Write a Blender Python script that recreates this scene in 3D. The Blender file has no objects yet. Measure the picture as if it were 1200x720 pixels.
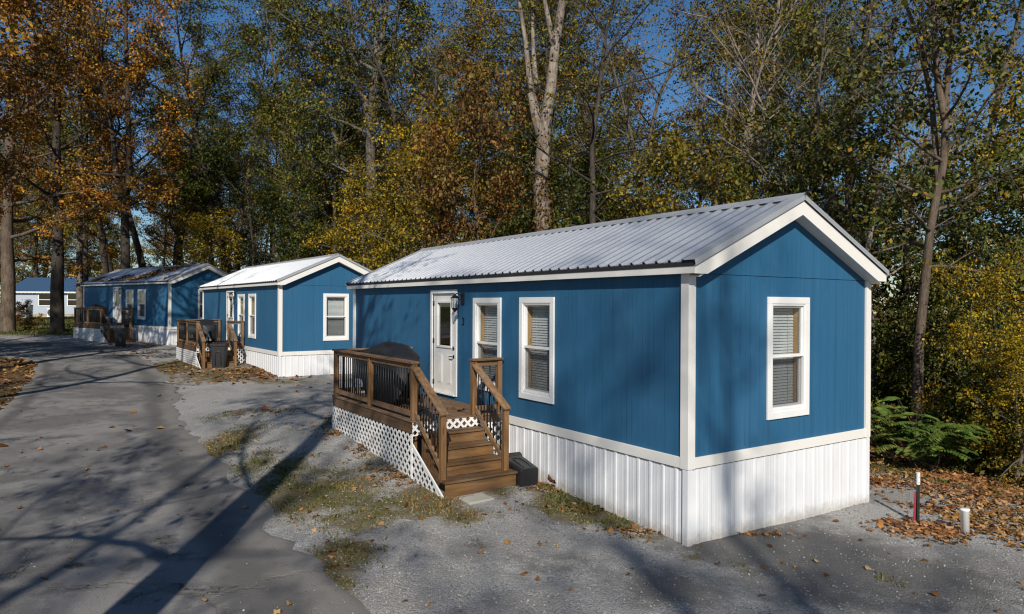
import bpy, bmesh, math, random
import numpy as np
from mathutils import Vector, Matrix

random.seed(7)
S = bpy.context.scene
COL = S.collection
R = math.radians

# ------------------------------------------------------------------ basics
F, PITCH, ROLL, CAMZ = 811.93, -0.0023, 0.005, 3.02

def ray(u, v):
    du, dv = u - 600, v - 360
    uu = du * math.cos(ROLL) + dv * math.sin(ROLL)
    vv = -du * math.sin(ROLL) + dv * math.cos(ROLL)
    z2 = -vv / F
    return Vector((uu / F, math.cos(PITCH) - z2 * math.sin(PITCH), math.sin(PITCH) + z2 * math.cos(PITCH)))

HC = Vector((2.2233, 8.7272, CAMZ - 2.0457))      # near cabin: near corner, underside of its base trim
HY = 0.5888
EA = Vector((-math.sin(HY), math.cos(HY), 0)); EB = Vector((math.cos(HY), math.sin(HY), 0))
def hw(a, b):                                      # near cabin's own axes -> world xy
    p = HC + EA * a + EB * b
    return (p.x, p.y)

# ground heights: control points, smooth multiquadric surface
_cp = []
def cp(x, y, z): _cp.append((x, y, z))
for a, b, z in [(0, 0, 0), (0, 4.14, -.10), (-1, 3.7, -.10), (-1.5, 6.9, -.12), (0, 6.9, -.10), (4.2, -1.8, .20), (6, -1.8, .36), (7.9, -1.8, .50),
                (5, 0, .28), (11.5, 0, .50), (11.5, 4, .35), (5, 4.5, .05), (5, -4, .12), (10, -4, .30), (.8, -4.2, 0), (21, -3, .49), (31, -2.7, .68),
                (18.4, 0, .47), (18.4, 4, .42), (25, -.8, .55), (3, 11, -.5), (10, 10, -.2), (20, 10, .1), (0, 14, -1.3), (-8, 9, -.5), (-8, 13, -1.4), (30, 12, .4),
                (15, 18, -.8), (5, 22, -2.0), (-12, 22, -2.2), (-8, -3, -.05), (-8, 4, -.15)]:
    x, y = hw(a, b); cp(x, y, z)
for t in [(-18.4, 37.2, .78), (-29, 46, 1.15), (-24, 50, 1.1), (-58, 72, 1.45), (-40, 78, 1.5), (-10.25, 27.2, .72), (-12.7, 29.4, .80), (-11.0, 25.5, .62), (-20, 18, .45), (-30, 30, .75), (0, 0, 0), (-8, 4, .05), (10, -5, 0),
          (-10, -10, 0), (0, -25, 0), (-30, -20, 0), (30, -20, 0), (-90, 60, 1.5), (-60, 20, .8), (-80, 130, 1.8), (0, 130, -1), (60, 100, -2.5), (60, 30, -2.5), (-30, 80, .8), (0, 60, -1.2)]:
    cp(*t)
_cp = np.array(_cp)
_c2 = 3.0 ** 2
def _phi(d2): return np.sqrt(d2 + _c2)
_d2 = ((_cp[:, None, :2] - _cp[None, :, :2]) ** 2).sum(-1)
_n = len(_cp)
_A = np.zeros((_n + 1, _n + 1)); _A[:_n, :_n] = _phi(_d2) - 0.15 * np.eye(_n); _A[:_n, _n] = 1; _A[_n, :_n] = 1
_w = np.linalg.solve(_A, np.append(_cp[:, 2], 0))
def gz_arr(X, Y):
    X = np.asarray(X, float); Y = np.asarray(Y, float); o = np.full(X.shape, _w[-1])
    for i in range(_n): o += _w[i] * _phi((X - _cp[i, 0]) ** 2 + (Y - _cp[i, 1]) ** 2)
    return np.clip(o, -6, 5)
def gz(x, y): return float(gz_arr(np.array([x]), np.array([y]))[0])
def at(u, v):
    d = ray(u, v); z = 0.0; P = None
    for _ in range(40):
        t = (z - CAMZ) / d.z; P = d * t
        z += .5 * (gz(P.x, P.y) - z)
    return Vector((P.x, P.y, z))

# ------------------------------------------------------------------ object helpers
def tag(o, label=None, cat=None, group=None, kind=None):
    if label: o['label'] = label
    if cat: o['category'] = cat
    if group: o['group'] = group
    if kind: o['kind'] = kind
    return o
def empty(name, loc, rz=0):
    o = bpy.data.objects.new(name, None); COL.objects.link(o)
    o.empty_display_size = .2; o.location = loc; o.rotation_euler = (0, 0, rz)
    return o
KIDS = {}
def link(o, parent=None):
    COL.objects.link(o)
    if parent is not None:
        o.parent = parent; KIDS.setdefault(parent.name, []).append(o)
    return o
def copy_tree(o, parent=None):
    c = o.copy(); link(c, parent)
    for k in KIDS.get(o.name, []): copy_tree(k, c)
    return c

class MB:
    def __init__(s): s.v = []; s.f = []; s.sm = []; s.mi = []
    def add(s, vs, fs, smooth=False, mi=0):
        n = len(s.v); s.v += [tuple(p) for p in vs]
        for f in fs: s.f.append(tuple(i + n for i in f)); s.sm.append(smooth); s.mi.append(mi)
    def box(s, x0, y0, z0, x1, y1, z1, mi=0):
        vs = [(x0, y0, z0), (x1, y0, z0), (x1, y1, z0), (x0, y1, z0), (x0, y0, z1), (x1, y0, z1), (x1, y1, z1), (x0, y1, z1)]
        s.add(vs, [(0, 3, 2, 1), (4, 5, 6, 7), (0, 1, 5, 4), (1, 2, 6, 5), (2, 3, 7, 6), (3, 0, 4, 7)], mi=mi)
    def tbox(s, T, w0, z0, d0, w1, z1, d1, mi=0):
        vs = [T(w, z, d) for w, z, d in [(w0, z0, d0), (w1, z0, d0), (w1, z1, d0), (w0, z1, d0), (w0, z0, d1), (w1, z0, d1), (w1, z1, d1), (w0, z1, d1)]]
        s.add(vs, [(0, 3, 2, 1), (4, 5, 6, 7), (0, 1, 5, 4), (1, 2, 6, 5), (2, 3, 7, 6), (3, 0, 4, 7)], mi=mi)
    def bar(s, p0, p1, w, h, up=(0, 0, 1), mi=0):
        p0 = Vector(p0); p1 = Vector(p1); t = (p1 - p0).normalized(); sd = t.cross(Vector(up)).normalized(); u = sd.cross(t)
        vs = []
        for p in (p0, p1):
            for a, b in ((-1, -1), (1, -1), (1, 1), (-1, 1)): vs.append(p + sd * (a * w / 2) + u * (b * h / 2))
        s.add(vs, [(3, 2, 1, 0), (4, 5, 6, 7), (0, 1, 5, 4), (1, 2, 6, 5), (2, 3, 7, 6), (3, 0, 4, 7)], mi=mi)
    def tube(s, pts, rad, n=8, cap=True, smooth=True, mi=0):
        pts = [Vector(p) for p in pts]
        if not hasattr(rad, '__len__'): rad = [rad] * len(pts)
        rings = []; base = len(s.v); vs = []
        for i, p in enumerate(pts):
            t = (pts[min(i + 1, len(pts) - 1)] - pts[max(i - 1, 0)]).normalized()
            ref = Vector((0, 0, 1)) if abs(t.z) < .9 else Vector((1, 0, 0))
            a = t.cross(ref).normalized(); b = t.cross(a)
            for k in range(n):
                th = 2 * math.pi * k / n; vs.append(p + (a * math.cos(th) + b * math.sin(th)) * rad[i])
        fs = []
        for i in range(len(pts) - 1):
            for k in range(n):
                fs.append((i * n + k, i * n + (k + 1) % n, (i + 1) * n + (k + 1) % n, (i + 1) * n + k))
        s.add(vs, fs, smooth, mi)
        if cap:
            m = len(pts) - 1
            s.f.append(tuple(base + k for k in range(n))[::-1]); s.sm.append(False); s.mi.append(mi)
            s.f.append(tuple(base + m * n + k for k in range(n))); s.sm.append(False); s.mi.append(mi)
    def prism(s, poly, T, d0, d1, mi=0):          # polygon in (w,z) extruded along d
        n = len(poly); vs = [T(w, z, d0) for w, z in poly] + [T(w, z, d1) for w, z in poly]
        fs = [tuple(range(n))[::-1], tuple(range(n, 2 * n))] + [(i, (i + 1) % n, n + (i + 1) % n, n + i) for i in range(n)]
        s.add(vs, fs, mi=mi)
    def build(s, name, mat, parent=None, off=(0, 0, 0), bevel=0, recalc=True, weld=False):
        me = bpy.data.meshes.new(name)
        ox, oy, oz = off
        me.from_pydata([(x - ox, y - oy, z - oz) for x, y, z in s.v], [], s.f)
        mats = mat if isinstance(mat, (list, tuple)) else [mat]
        for m in mats: me.materials.append(m)
        me.polygons.foreach_set('use_smooth', s.sm); me.polygons.foreach_set('material_index', s.mi)
        if recalc:
            bm = bmesh.new(); bm.from_mesh(me)
            if weld: bmesh.ops.remove_doubles(bm, verts=bm.verts, dist=1e-5)
            bmesh.ops.recalc_face_normals(bm, faces=bm.faces); bm.to_mesh(me); bm.free()
        o = bpy.data.objects.new(name, me); link(o, parent)
        if bevel:
            b = o.modifiers.new('Bevel', 'BEVEL'); b.width = bevel; b.segments = 2; b.limit_method = 'ANGLE'; b.angle_limit = R(40)
        return o

def np_mesh(name, V, Fc, mat, smooth=False):
    """V (n,3), Fc (m,k) all faces with k corners"""
    me = bpy.data.meshes.new(name)
    V = np.asarray(V, np.float32); Fc = np.asarray(Fc, np.int32); m, k = Fc.shape
    me.vertices.add(len(V)); me.vertices.foreach_set('co', V.ravel())
    me.loops.add(m * k); me.loops.foreach_set('vertex_index', Fc.ravel())
    me.polygons.add(m); me.polygons.foreach_set('loop_start', np.arange(0, m * k, k, dtype=np.int32))
    me.polygons.foreach_set('loop_total', np.full(m, k, np.int32))
    if smooth: me.polygons.foreach_set('use_smooth', np.ones(m, bool))
    me.materials.append(mat); me.update(calc_edges=True)
    return me

# ------------------------------------------------------------------ materials
class NT:
    def __init__(s, name):
        s.m = bpy.data.materials.new(name); s.m.use_nodes = True; s.t = s.m.node_tree; s.t.nodes.clear()
        s.out = s.t.nodes.new('ShaderNodeOutputMaterial')
    def n(s, typ, **kw):
        nd = s.t.nodes.new('ShaderNode' + typ)
        for k, v in kw.items():
            if k.startswith('i_'):
                key = k[2:].replace('_', ' ')
                s.set(nd, key, v)
            else: setattr(nd, k, v)
        return nd
    def set(s, nd, key, v):
        sock = nd.inputs[int(key)] if key.isdigit() else nd.inputs[key]
        if hasattr(v, 'is_output') or isinstance(v, bpy.types.NodeSocket): s.t.links.new(v, sock)
        else:
            if isinstance(v, (tuple, list)) and len(v) == 3 and sock.type == 'RGBA': v = (*v, 1)
            sock.default_value = v
    def math(s, op, a, b=0.0, clamp=False):
        nd = s.n('Math', operation=op, use_clamp=clamp); s.set(nd, '0', a); s.set(nd, '1', b); return nd.outputs[0]
    def mix(s, f, a, b, blend='MIX'):
        nd = s.n('MixRGB', blend_type=blend); s.set(nd, 'Fac', f); s.set(nd, 'Color1', a); s.set(nd, 'Color2', b); return nd.outputs[0]
    def noise(s, vec, scale, detail=4, rough=.55, dist=0):
        nd = s.n('TexNoise'); nd.inputs['Scale'].default_value = scale; nd.inputs['Detail'].default_value = detail
        nd.inputs['Roughness'].default_value = rough; nd.inputs['Distortion'].default_value = dist
        if vec is not None: s.t.links.new(vec, nd.inputs['Vector'])
        return nd.outputs['Fac'], nd.outputs['Color']
    def ramp(s, fac, stops, interp='LINEAR'):
        nd = s.n('ValToRGB'); s.t.links.new(fac, nd.inputs[0]); cr = nd.color_ramp; cr.interpolation = interp
        while len(cr.elements) < len(stops): cr.elements.new(.5)
        for e, (p, c) in zip(cr.elements, stops):
            e.position = p; e.color = (*c, 1) if isinstance(c, (tuple, list)) else (c, c, c, 1)
        return nd.outputs[0]
    def smooth(s, x, lo, hi):
        nd = s.n('MapRange', interpolation_type='SMOOTHSTEP'); s.t.links.new(x, nd.inputs[0])
        nd.inputs[1].default_value = lo; nd.inputs[2].default_value = hi; return nd.outputs[0]
    def coords(s, kind='Object'): return s.n('TexCoord').outputs[kind]
    def mapping(s, vec, scale=(1, 1, 1), loc=(0, 0, 0)):
        nd = s.n('Mapping'); s.t.links.new(vec, nd.inputs[0]); nd.inputs['Scale'].default_value = scale; nd.inputs['Location'].default_value = loc; return nd.outputs[0]
    def bump(s, h, strength=.3, dist=.01, normal=None):
        nd = s.n('Bump'); nd.inputs['Strength'].default_value = strength; nd.inputs['Distance'].default_value = dist
        s.t.links.new(h, nd.inputs['Height'])
        if normal is not None: s.t.links.new(normal, nd.inputs['Normal'])
        return nd.outputs[0]
    def pbr(s, color, rough=.6, metal=0, normal=None, spec=.5, **kw):
        nd = s.n('BsdfPrincipled'); s.set(nd, 'Base Color', color); s.set(nd, 'Roughness', rough); s.set(nd, 'Metallic', metal)
        nd.inputs['Specular IOR Level'].default_value = spec
        if normal is not None: s.t.links.new(normal, nd.inputs['Normal'])
        for k, v in kw.items(): s.set(nd, k.replace('_', ' '), v)
        s.t.links.new(nd.outputs[0], s.out.inputs[0]); return nd

def m_siding(name, col, wear=.5):
    k = NT(name); co = k.coords(); tc = k.n('TexCoord')
    sp = k.n('SeparateXYZ'); k.t.links.new(tc.outputs['Object'], sp.inputs[0])
    sn = k.n('SeparateXYZ'); k.t.links.new(tc.outputs['Normal'], sn.inputs[0])
    f = k.math('GREATER_THAN', k.math('ABSOLUTE', sn.outputs[0]), .5)
    mx = k.n('Mix'); k.set(mx, 'Factor', f); k.t.links.new(sp.outputs[0], mx.inputs[2]); k.t.links.new(sp.outputs[1], mx.inputs[3])
    u = mx.outputs[0]
    fr = k.math('FRACT', k.math('DIVIDE', u, .2032))
    d = k.math('ABSOLUTE', k.math('SUBTRACT', fr, .5))
    fr6 = k.math('ABSOLUTE', k.math('SUBTRACT', k.math('FRACT', k.math('DIVIDE', k.math('ADD', u, .1016), 1.2192)), .5))
    seam = k.smooth(fr6, .4955, .4985)
    groove = k.math('MAXIMUM', k.smooth(d, .474, .492), seam)                     # 1 in the groove
    grain, _ = k.noise(k.mapping(co, (34, 34, 1.6)), 1, 5, .65)
    big, _ = k.noise(k.mapping(co, (1, 1, .35)), 1.3, 4)
    streak, _ = k.noise(k.mapping(co, (7, 7, .25)), 1, 4, .6)
    c = k.mix(k.math('MULTIPLY', k.smooth(big, .35, .7), .45 * wear), (col[0], col[1], col[2]), (col[0] * 1.9 + .01, col[1] * 1.35, col[2] * 1.2))
    c = k.mix(k.math('MULTIPLY', k.smooth(streak, .48, .75), .7 * wear), c, (col[0] * .5, col[1] * .62, col[2] * .68))
    c = k.mix(k.math('MULTIPLY', k.smooth(grain, .5, .75), .5), c, (col[0] * 1.8, col[1] * 1.35, col[2] * 1.25))
    c = k.mix(k.math('MULTIPLY', k.math('ADD', groove, k.math('MULTIPLY', seam, .6)), .45), c, (col[0] * .5, col[1] * .5, col[2] * .5))
    h = k.math('SUBTRACT', k.math('MULTIPLY', grain, .18), groove)
    k.pbr(c, .62, 0, k.bump(h, .55, .006), .35)
    return k.m
def m_paint(name, col, rough=.5, dirt=.25, dirtcol=(.35, .32, .27), sc=3):
    k = NT(name); co = k.coords(); a, _ = k.noise(co, sc, 6, .65); b, _ = k.noise(co, 40, 3)
    c = k.mix(k.math('MULTIPLY', k.smooth(a, .5, .78), dirt), col, dirtcol)
    c = k.mix(k.math('MULTIPLY', b, .10), c, tuple(x * .8 for x in col))
    k.pbr(c, k.math('ADD', k.math('MULTIPLY', a, .25), rough - .12), 0, k.bump(b, .12, .002), .4); return k.m
def m_metal_sheet(name, col, metal, rough, dirt=.2, dirtcol=(.3, .28, .25), axis=(1, 1, 1)):
    k = NT(name); co = k.coords(); a, _ = k.noise(k.mapping(co, axis), 1.7, 6, .6); b, _ = k.noise(co, 30, 3)
    c = k.mix(k.math('MULTIPLY', k.smooth(a, .48, .78), dirt), col, dirtcol)
    k.pbr(c, k.math('ADD', k.math('MULTIPLY', b, .18), rough - .08), metal, k.bump(a, .08, .01), .5); return k.m
def m_wood(name, c1, c2, grey=.3, axis=0, rough=.7):
    k = NT(name); s = [15, 15, 15]; s[axis] = 1.0; oi = k.n('ObjectInfo')
    va = k.n('VectorMath', operation='MULTIPLY_ADD'); k.t.links.new(oi.outputs['Random'], va.inputs[0]); va.inputs[1].default_value = (7.3, 5.1, 9.7); k.t.links.new(k.coords(), va.inputs[2]); co = va.outputs[0]
    g, _ = k.noise(k.mapping(co, tuple(s)), 1, 6, .65, .4); big, _ = k.noise(co, 2.2, 4); fine, _ = k.noise(k.mapping(co, tuple(x * 3 for x in s)), 1, 3)
    kn = k.n('TexVoronoi'); ks = [5.5, 5.5, 5.5]; ks[axis] = 1.3; k.t.links.new(k.mapping(co, tuple(ks)), kn.inputs['Vector']); kn.inputs['Scale'].default_value = 1
    c = k.mix(k.smooth(g, .34, .66), c1, c2)
    c = k.mix(k.math('MULTIPLY', k.math('SUBTRACT', 1, k.smooth(kn.outputs['Distance'], .05, .13)), .75), c, tuple(x * .3 for x in c1))
    c = k.mix(k.math('MULTIPLY', oi.outputs['Random'], .35), c, tuple(x * .55 for x in c2))
    c = k.mix(k.math('MULTIPLY', k.smooth(big, .42, .72), grey), c, (.20, .17, .14))
    c = k.mix(k.math('MULTIPLY', k.smooth(fine, .58, .72), .5), c, tuple(x * .35 for x in c1))
    k.pbr(c, rough, 0, k.bump(k.math('ADD', g, k.math('MULTIPLY', fine, .6)), .35, .003), .3); return k.m
def m_plain(name, col, rough=.5, metal=0, spec=.5, bump=0, bscale=30):
    k = NT(name); a, _ = k.noise(k.coords(), bscale, 4); c = k.mix(k.math('MULTIPLY', a, .3), col, tuple(x * .65 for x in col))
    k.pbr(c, rough, metal, k.bump(a, bump, .01) if bump else None, spec); return k.m
def m_glass(name, tint=(.93, .95, .95)):
    k = NT(name)
    g = k.n('BsdfGlossy'); g.inputs['Roughness'].default_value = .02; g.inputs['Color'].default_value = (1, 1, 1, 1)
    t = k.n('BsdfTransparent'); t.inputs['Color'].default_value = (*tint, 1)
    lw = k.n('LayerWeight'); lw.inputs[0].default_value = .5
    fac = k.math('ADD', k.math('MULTIPLY', k.math('POWER', lw.outputs['Facing'], 4.0), .8), .035)
    mx = k.n('MixShader'); k.t.links.new(fac, mx.inputs[0]); k.t.links.new(t.outputs[0], mx.inputs[1]); k.t.links.new(g.outputs[0], mx.inputs[2])
    k.t.links.new(mx.outputs[0], k.out.inputs[0]); return k.m
def m_screen(name):
    k = NT(name); d = k.n('BsdfDiffuse'); d.inputs['Color'].default_value = (.035, .035, .04, 1); t = k.n('BsdfTransparent')
    mx = k.n('MixShader'); mx.inputs[0].default_value = .42; k.t.links.new(t.outputs[0], mx.inputs[1]); k.t.links.new(d.outputs[0], mx.inputs[2])
    k.t.links.new(mx.outputs[0], k.out.inputs[0]); return k.m
def m_leaf(name, stops, trans=.13, objvar=.25, gain=1.0, clump=.72):
    k = NT(name); g = k.n('NewGeometry'); oi = k.n('ObjectInfo')
    c = k.ramp(g.outputs['Random Per Island'], stops)
    nz, _ = k.noise(k.coords('Object'), .55, 3)
    hs = k.n('HueSaturation'); k.set(hs, 'Color', c)
    k.set(hs, 'Hue', k.math('ADD', .5, k.math('MULTIPLY', k.math('SUBTRACT', nz, .5), .10)))
    k.set(hs, 'Saturation', 1.08); k.set(hs, 'Value', k.math('ADD', gain - objvar / 2, k.math('MULTIPLY', oi.outputs['Random'], objvar)))
    cl, _ = k.noise(k.coords('Object'), .8, 4, .65)                # random sprays darkened in colour, standing in for shade inside the crowns
    c = k.mix(k.math('MULTIPLY', k.smooth(cl, .40, .58), clump), hs.outputs[0], (.30, .34, .30), 'MULTIPLY')
    d = k.n('BsdfDiffuse'); k.set(d, 'Color', c); t = k.n('BsdfTranslucent'); k.set(t, 'Color', k.mix(.5, c, (.9, .8, .3), 'MULTIPLY'))
    gl = k.n('BsdfGlossy'); gl.inputs['Roughness'].default_value = .6; gl.inputs['Color'].default_value = (.6, .65, .6, 1)
    mx = k.n('MixShader'); mx.inputs[0].default_value = trans; k.t.links.new(d.outputs[0], mx.inputs[1]); k.t.links.new(t.outputs[0], mx.inputs[2])
    m2 = k.n('MixShader'); m2.inputs[0].default_value = .03; k.t.links.new(mx.outputs[0], m2.inputs[1]); k.t.links.new(gl.outputs[0], m2.inputs[2])
    k.t.links.new(m2.outputs[0], k.out.inputs[0]); return k.m
def m_bark(name, dark, light, patch=.5):
    k = NT(name); co = k.coords(); a, _ = k.noise(k.mapping(co, (13, 13, 2.6)), 1, 6, .7, .6); b, _ = k.noise(k.mapping(co, (1, 1, .6)), 2.4, 6, .7)
    f = k.math('ADD', k.math('MULTIPLY', k.smooth(a, .35, .65), .55), k.math('MULTIPLY', k.smooth(b, .42, .62), patch), True)
    k.pbr(k.mix(f, dark, light), .85, 0, k.bump(a, .8, .03), .2); return k.m

BLUE = (.020, .107, .214)
M = {}
M['siding'] = m_siding('blue_siding', BLUE)
M['white'] = m_paint('white_paint', (.76, .74, .70), .5, .12)
M['vinyl'] = m_paint('white_vinyl', (.78, .78, .77), .4, .12)
k = NT('white_ribbed_sheet'); co = k.coords(); sp = k.n('SeparateXYZ'); k.t.links.new(co, sp.inputs[0])
a, _ = k.noise(k.mapping(co, (1, 1, .5)), 1.7, 6, .6); b, _ = k.noise(co, 7, 5, .7); st, _ = k.noise(k.mapping(co, (9, 9, .5)), 1, 4)
zg = k.math('ADD', k.math('MULTIPLY', sp.outputs[1], .058), k.math('ADD', -.97, k.math('MULTIPLY', sp.outputs[0], -.024)))
hh = k.math('ADD', k.math('SUBTRACT', sp.outputs[2], zg), k.math('MULTIPLY', k.math('SUBTRACT', b, .5), -.34))
c = k.mix(k.math('MULTIPLY', k.smooth(a, .48, .78), .2), (.75, .76, .78), (.5, .48, .44)); c = k.mix(k.math('MULTIPLY', k.smooth(st, .55, .75), .22), c, (.42, .38, .32))
c = k.mix(k.math('MULTIPLY', k.math('SUBTRACT', 1, k.smooth(hh, -.02, .20)), .62), c, (.33, .28, .22))      # mud splashed up from the gravel
k.pbr(c, k.math('ADD', k.math('MULTIPLY', a, .2), .34), 0, k.bump(a, .10, .012), .45); M['skirt'] = k.m
M['roof'] = m_metal_sheet('galvanised_roof_sheet', (.66, .675, .69), .86, .43, .10, (.5, .5, .5))
M['flash'] = m_metal_sheet('dull_grey_flashing', (.40, .42, .44), .3, .45, .2)
M['black_edge'] = m_plain('black_foam_closure', (.018, .018, .02), .8)
M['wood'] = m_wood('brown_deck_wood', (.115, .058, .022), (.265, .140, .055), .25, 2)
M['woodh'] = m_wood('weathered_rail_wood', (.145, .080, .037), (.28, .170, .086), .45, 1)
M['woodb'] = m_wood('dark_step_wood', (.075, .040, .017), (.18, .098, .042), .3, 0)
M['jamb'] = m_wood('tan_pine_jamb', (.46, .28, .13), (.58, .37, .18), 0, 2)
M['black'] = m_plain('black_metal', (.012, .012, .013), .45, .3)
M['plastic'] = m_plain('black_plastic', (.02, .021, .023), .42, 0, .5, .1, 60)
M['cover'] = m_plain('black_grill_cover', (.016, .016, .018), .5, 0, .5, .5, 9)
M['glass'] = m_glass('window_glass')
M['screen'] = m_screen('insect_screen_mesh')
M['blind'] = m_plain('white_blind', (.60, .60, .60), .6)
M['curtain'] = m_plain('pale_curtain', (.62, .62, .60), .9)
M['dark_room'] = m_plain('dim_interior', (.10, .09, .08), .9)
M['door'] = m_paint('white_door_paint', (.76, .75, .73), .4, .15)
M['nickel'] = m_plain('dark_nickel', (.12, .115, .11), .3, .9)
M['soffit'] = m_paint('white_soffit', (.70, .69, .66), .6, .15)
M['concrete'] = m_plain('pale_paver', (.42, .40, .34), .9, 0, .3, .4, 40)
M['pvc'] = m_plain('white_pipe', (.82, .82, .80), .35)
M['red'] = m_plain('faded_red_stake', (.45, .035, .07), .5)
M['green'] = m_plain('dark_green_post', (.02, .04, .03), .5, .2)

# ------------------------------------------------------------------ camera, light, sky
cam_d = bpy.data.cameras.new('camera'); cam = bpy.data.objects.new('camera', cam_d); COL.objects.link(cam); S.camera = cam
cam_d.sensor_fit = 'HORIZONTAL'; cam_d.sensor_width = 36; cam_d.lens = 36 * F / 1200; cam_d.clip_start = .05; cam_d.clip_end = 2000
cam.matrix_world = Matrix.Translation((0, 0, CAMZ)) @ Matrix.Rotation(math.pi / 2 + PITCH, 4, 'X') @ Matrix.Rotation(ROLL, 4, 'Z')
SAZ, SEL = R(-2.5), R(33)                                  # shadows run towards SAZ (from +Y, clockwise)
sdir = Vector((-math.sin(SAZ) * math.cos(SEL), -math.cos(SAZ) * math.cos(SEL), math.sin(SEL)))
sd = bpy.data.lights.new('sun', 'SUN'); sd.energy = 5.0; sd.angle = R(.53); sd.color = (1, .935, .83)
sun = bpy.data.objects.new('sun', sd); COL.objects.link(sun); sun.rotation_euler = (-sdir).to_track_quat('-Z', 'Y').to_euler()
W = bpy.data.worlds.new('World'); S.world = W; W.use_nodes = True; nt = W.node_tree; nt.nodes.clear()
sky = nt.nodes.new('ShaderNodeTexSky'); sky.sky_type = 'NISHITA'; sky.sun_disc = False; sky.sun_elevation = SEL
sky.sun_rotation = math.atan2(sdir.x, sdir.y); sky.air_density = 1.0; sky.dust_density = .3; sky.ozone_density = 3.5; sky.altitude = 300
bg = nt.nodes.new('ShaderNodeBackground'); bg.inputs[1].default_value = .084; wo = nt.nodes.new('ShaderNodeOutputWorld')
hs_ = nt.nodes.new('ShaderNodeHueSaturation'); hs_.inputs['Saturation'].default_value = 1.2; nt.links.new(sky.outputs[0], hs_.inputs['Color']); nt.links.new(hs_.outputs[0], bg.inputs[0]); nt.links.new(bg.outputs[0], wo.inputs[0])
S.view_settings.view_transform = 'Standard'; S.view_settings.look = 'None'; S.view_settings.exposure = 0; S.view_settings.gamma = 1
S.render.engine = 'CYCLES'; S.cycles.max_bounces = 6; S.cycles.diffuse_bounces = 2; S.cycles.glossy_bounces = 3; S.cycles.transmission_bounces = 4
S.cycles.transparent_max_bounces = 12; S.cycles.use_denoising = True; S.cycles.filter_width = 1.2; S.cycles.sample_clamp_indirect = 4
try: S.cycles.denoiser = 'OPENIMAGEDENOISE'
except Exception: pass


# ------------------------------------------------------------------ cabins   (local x = across the gable, y = along the length, z from the base trim)
L, WD = 11.475, 4.136
OVE, OVR = .115, .22
RZ0, SLOPE = 2.592, .447                                # roof sheet height at the eave edge, rise per metre
XE = -OVE - .03
def zr(b):                                              # roof plane
    return RZ0 + SLOPE * ((b if b <= WD / 2 else WD - b) - XE)
def TL(w, z, d): return (-d, w, z)                      # front long wall
def TB(w, z, d): return (WD + d, w, z)                  # back long wall
def TG(w, z, d): return (w, -d, z)                      # near gable
def TF(w, z, d): return (w, L + d, z)                   # far gable

def wall_panel(mb, T, u0, u1, z0, z1, holes, th=.10):
    us = sorted({u0, u1, *[h[0] for h in holes], *[h[1] for h in holes]}); zs = sorted({z0, z1, *[h[2] for h in holes], *[h[3] for h in holes]})
    for i in range(len(us) - 1):
        for j in range(len(zs) - 1):
            cu, cz = (us[i] + us[i + 1]) / 2, (zs[j] + zs[j + 1]) / 2
            if any(h[0] < cu < h[1] and h[2] < cz < h[3] for h in holes): continue
            for d, mi in ((0, 0), (-th, 1)):
                mb.add([T(us[i], zs[j], d), T(us[i + 1], zs[j], d), T(us[i + 1], zs[j + 1], d), T(us[i], zs[j + 1], d)], [(0, 1, 2, 3)], mi=mi)

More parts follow.
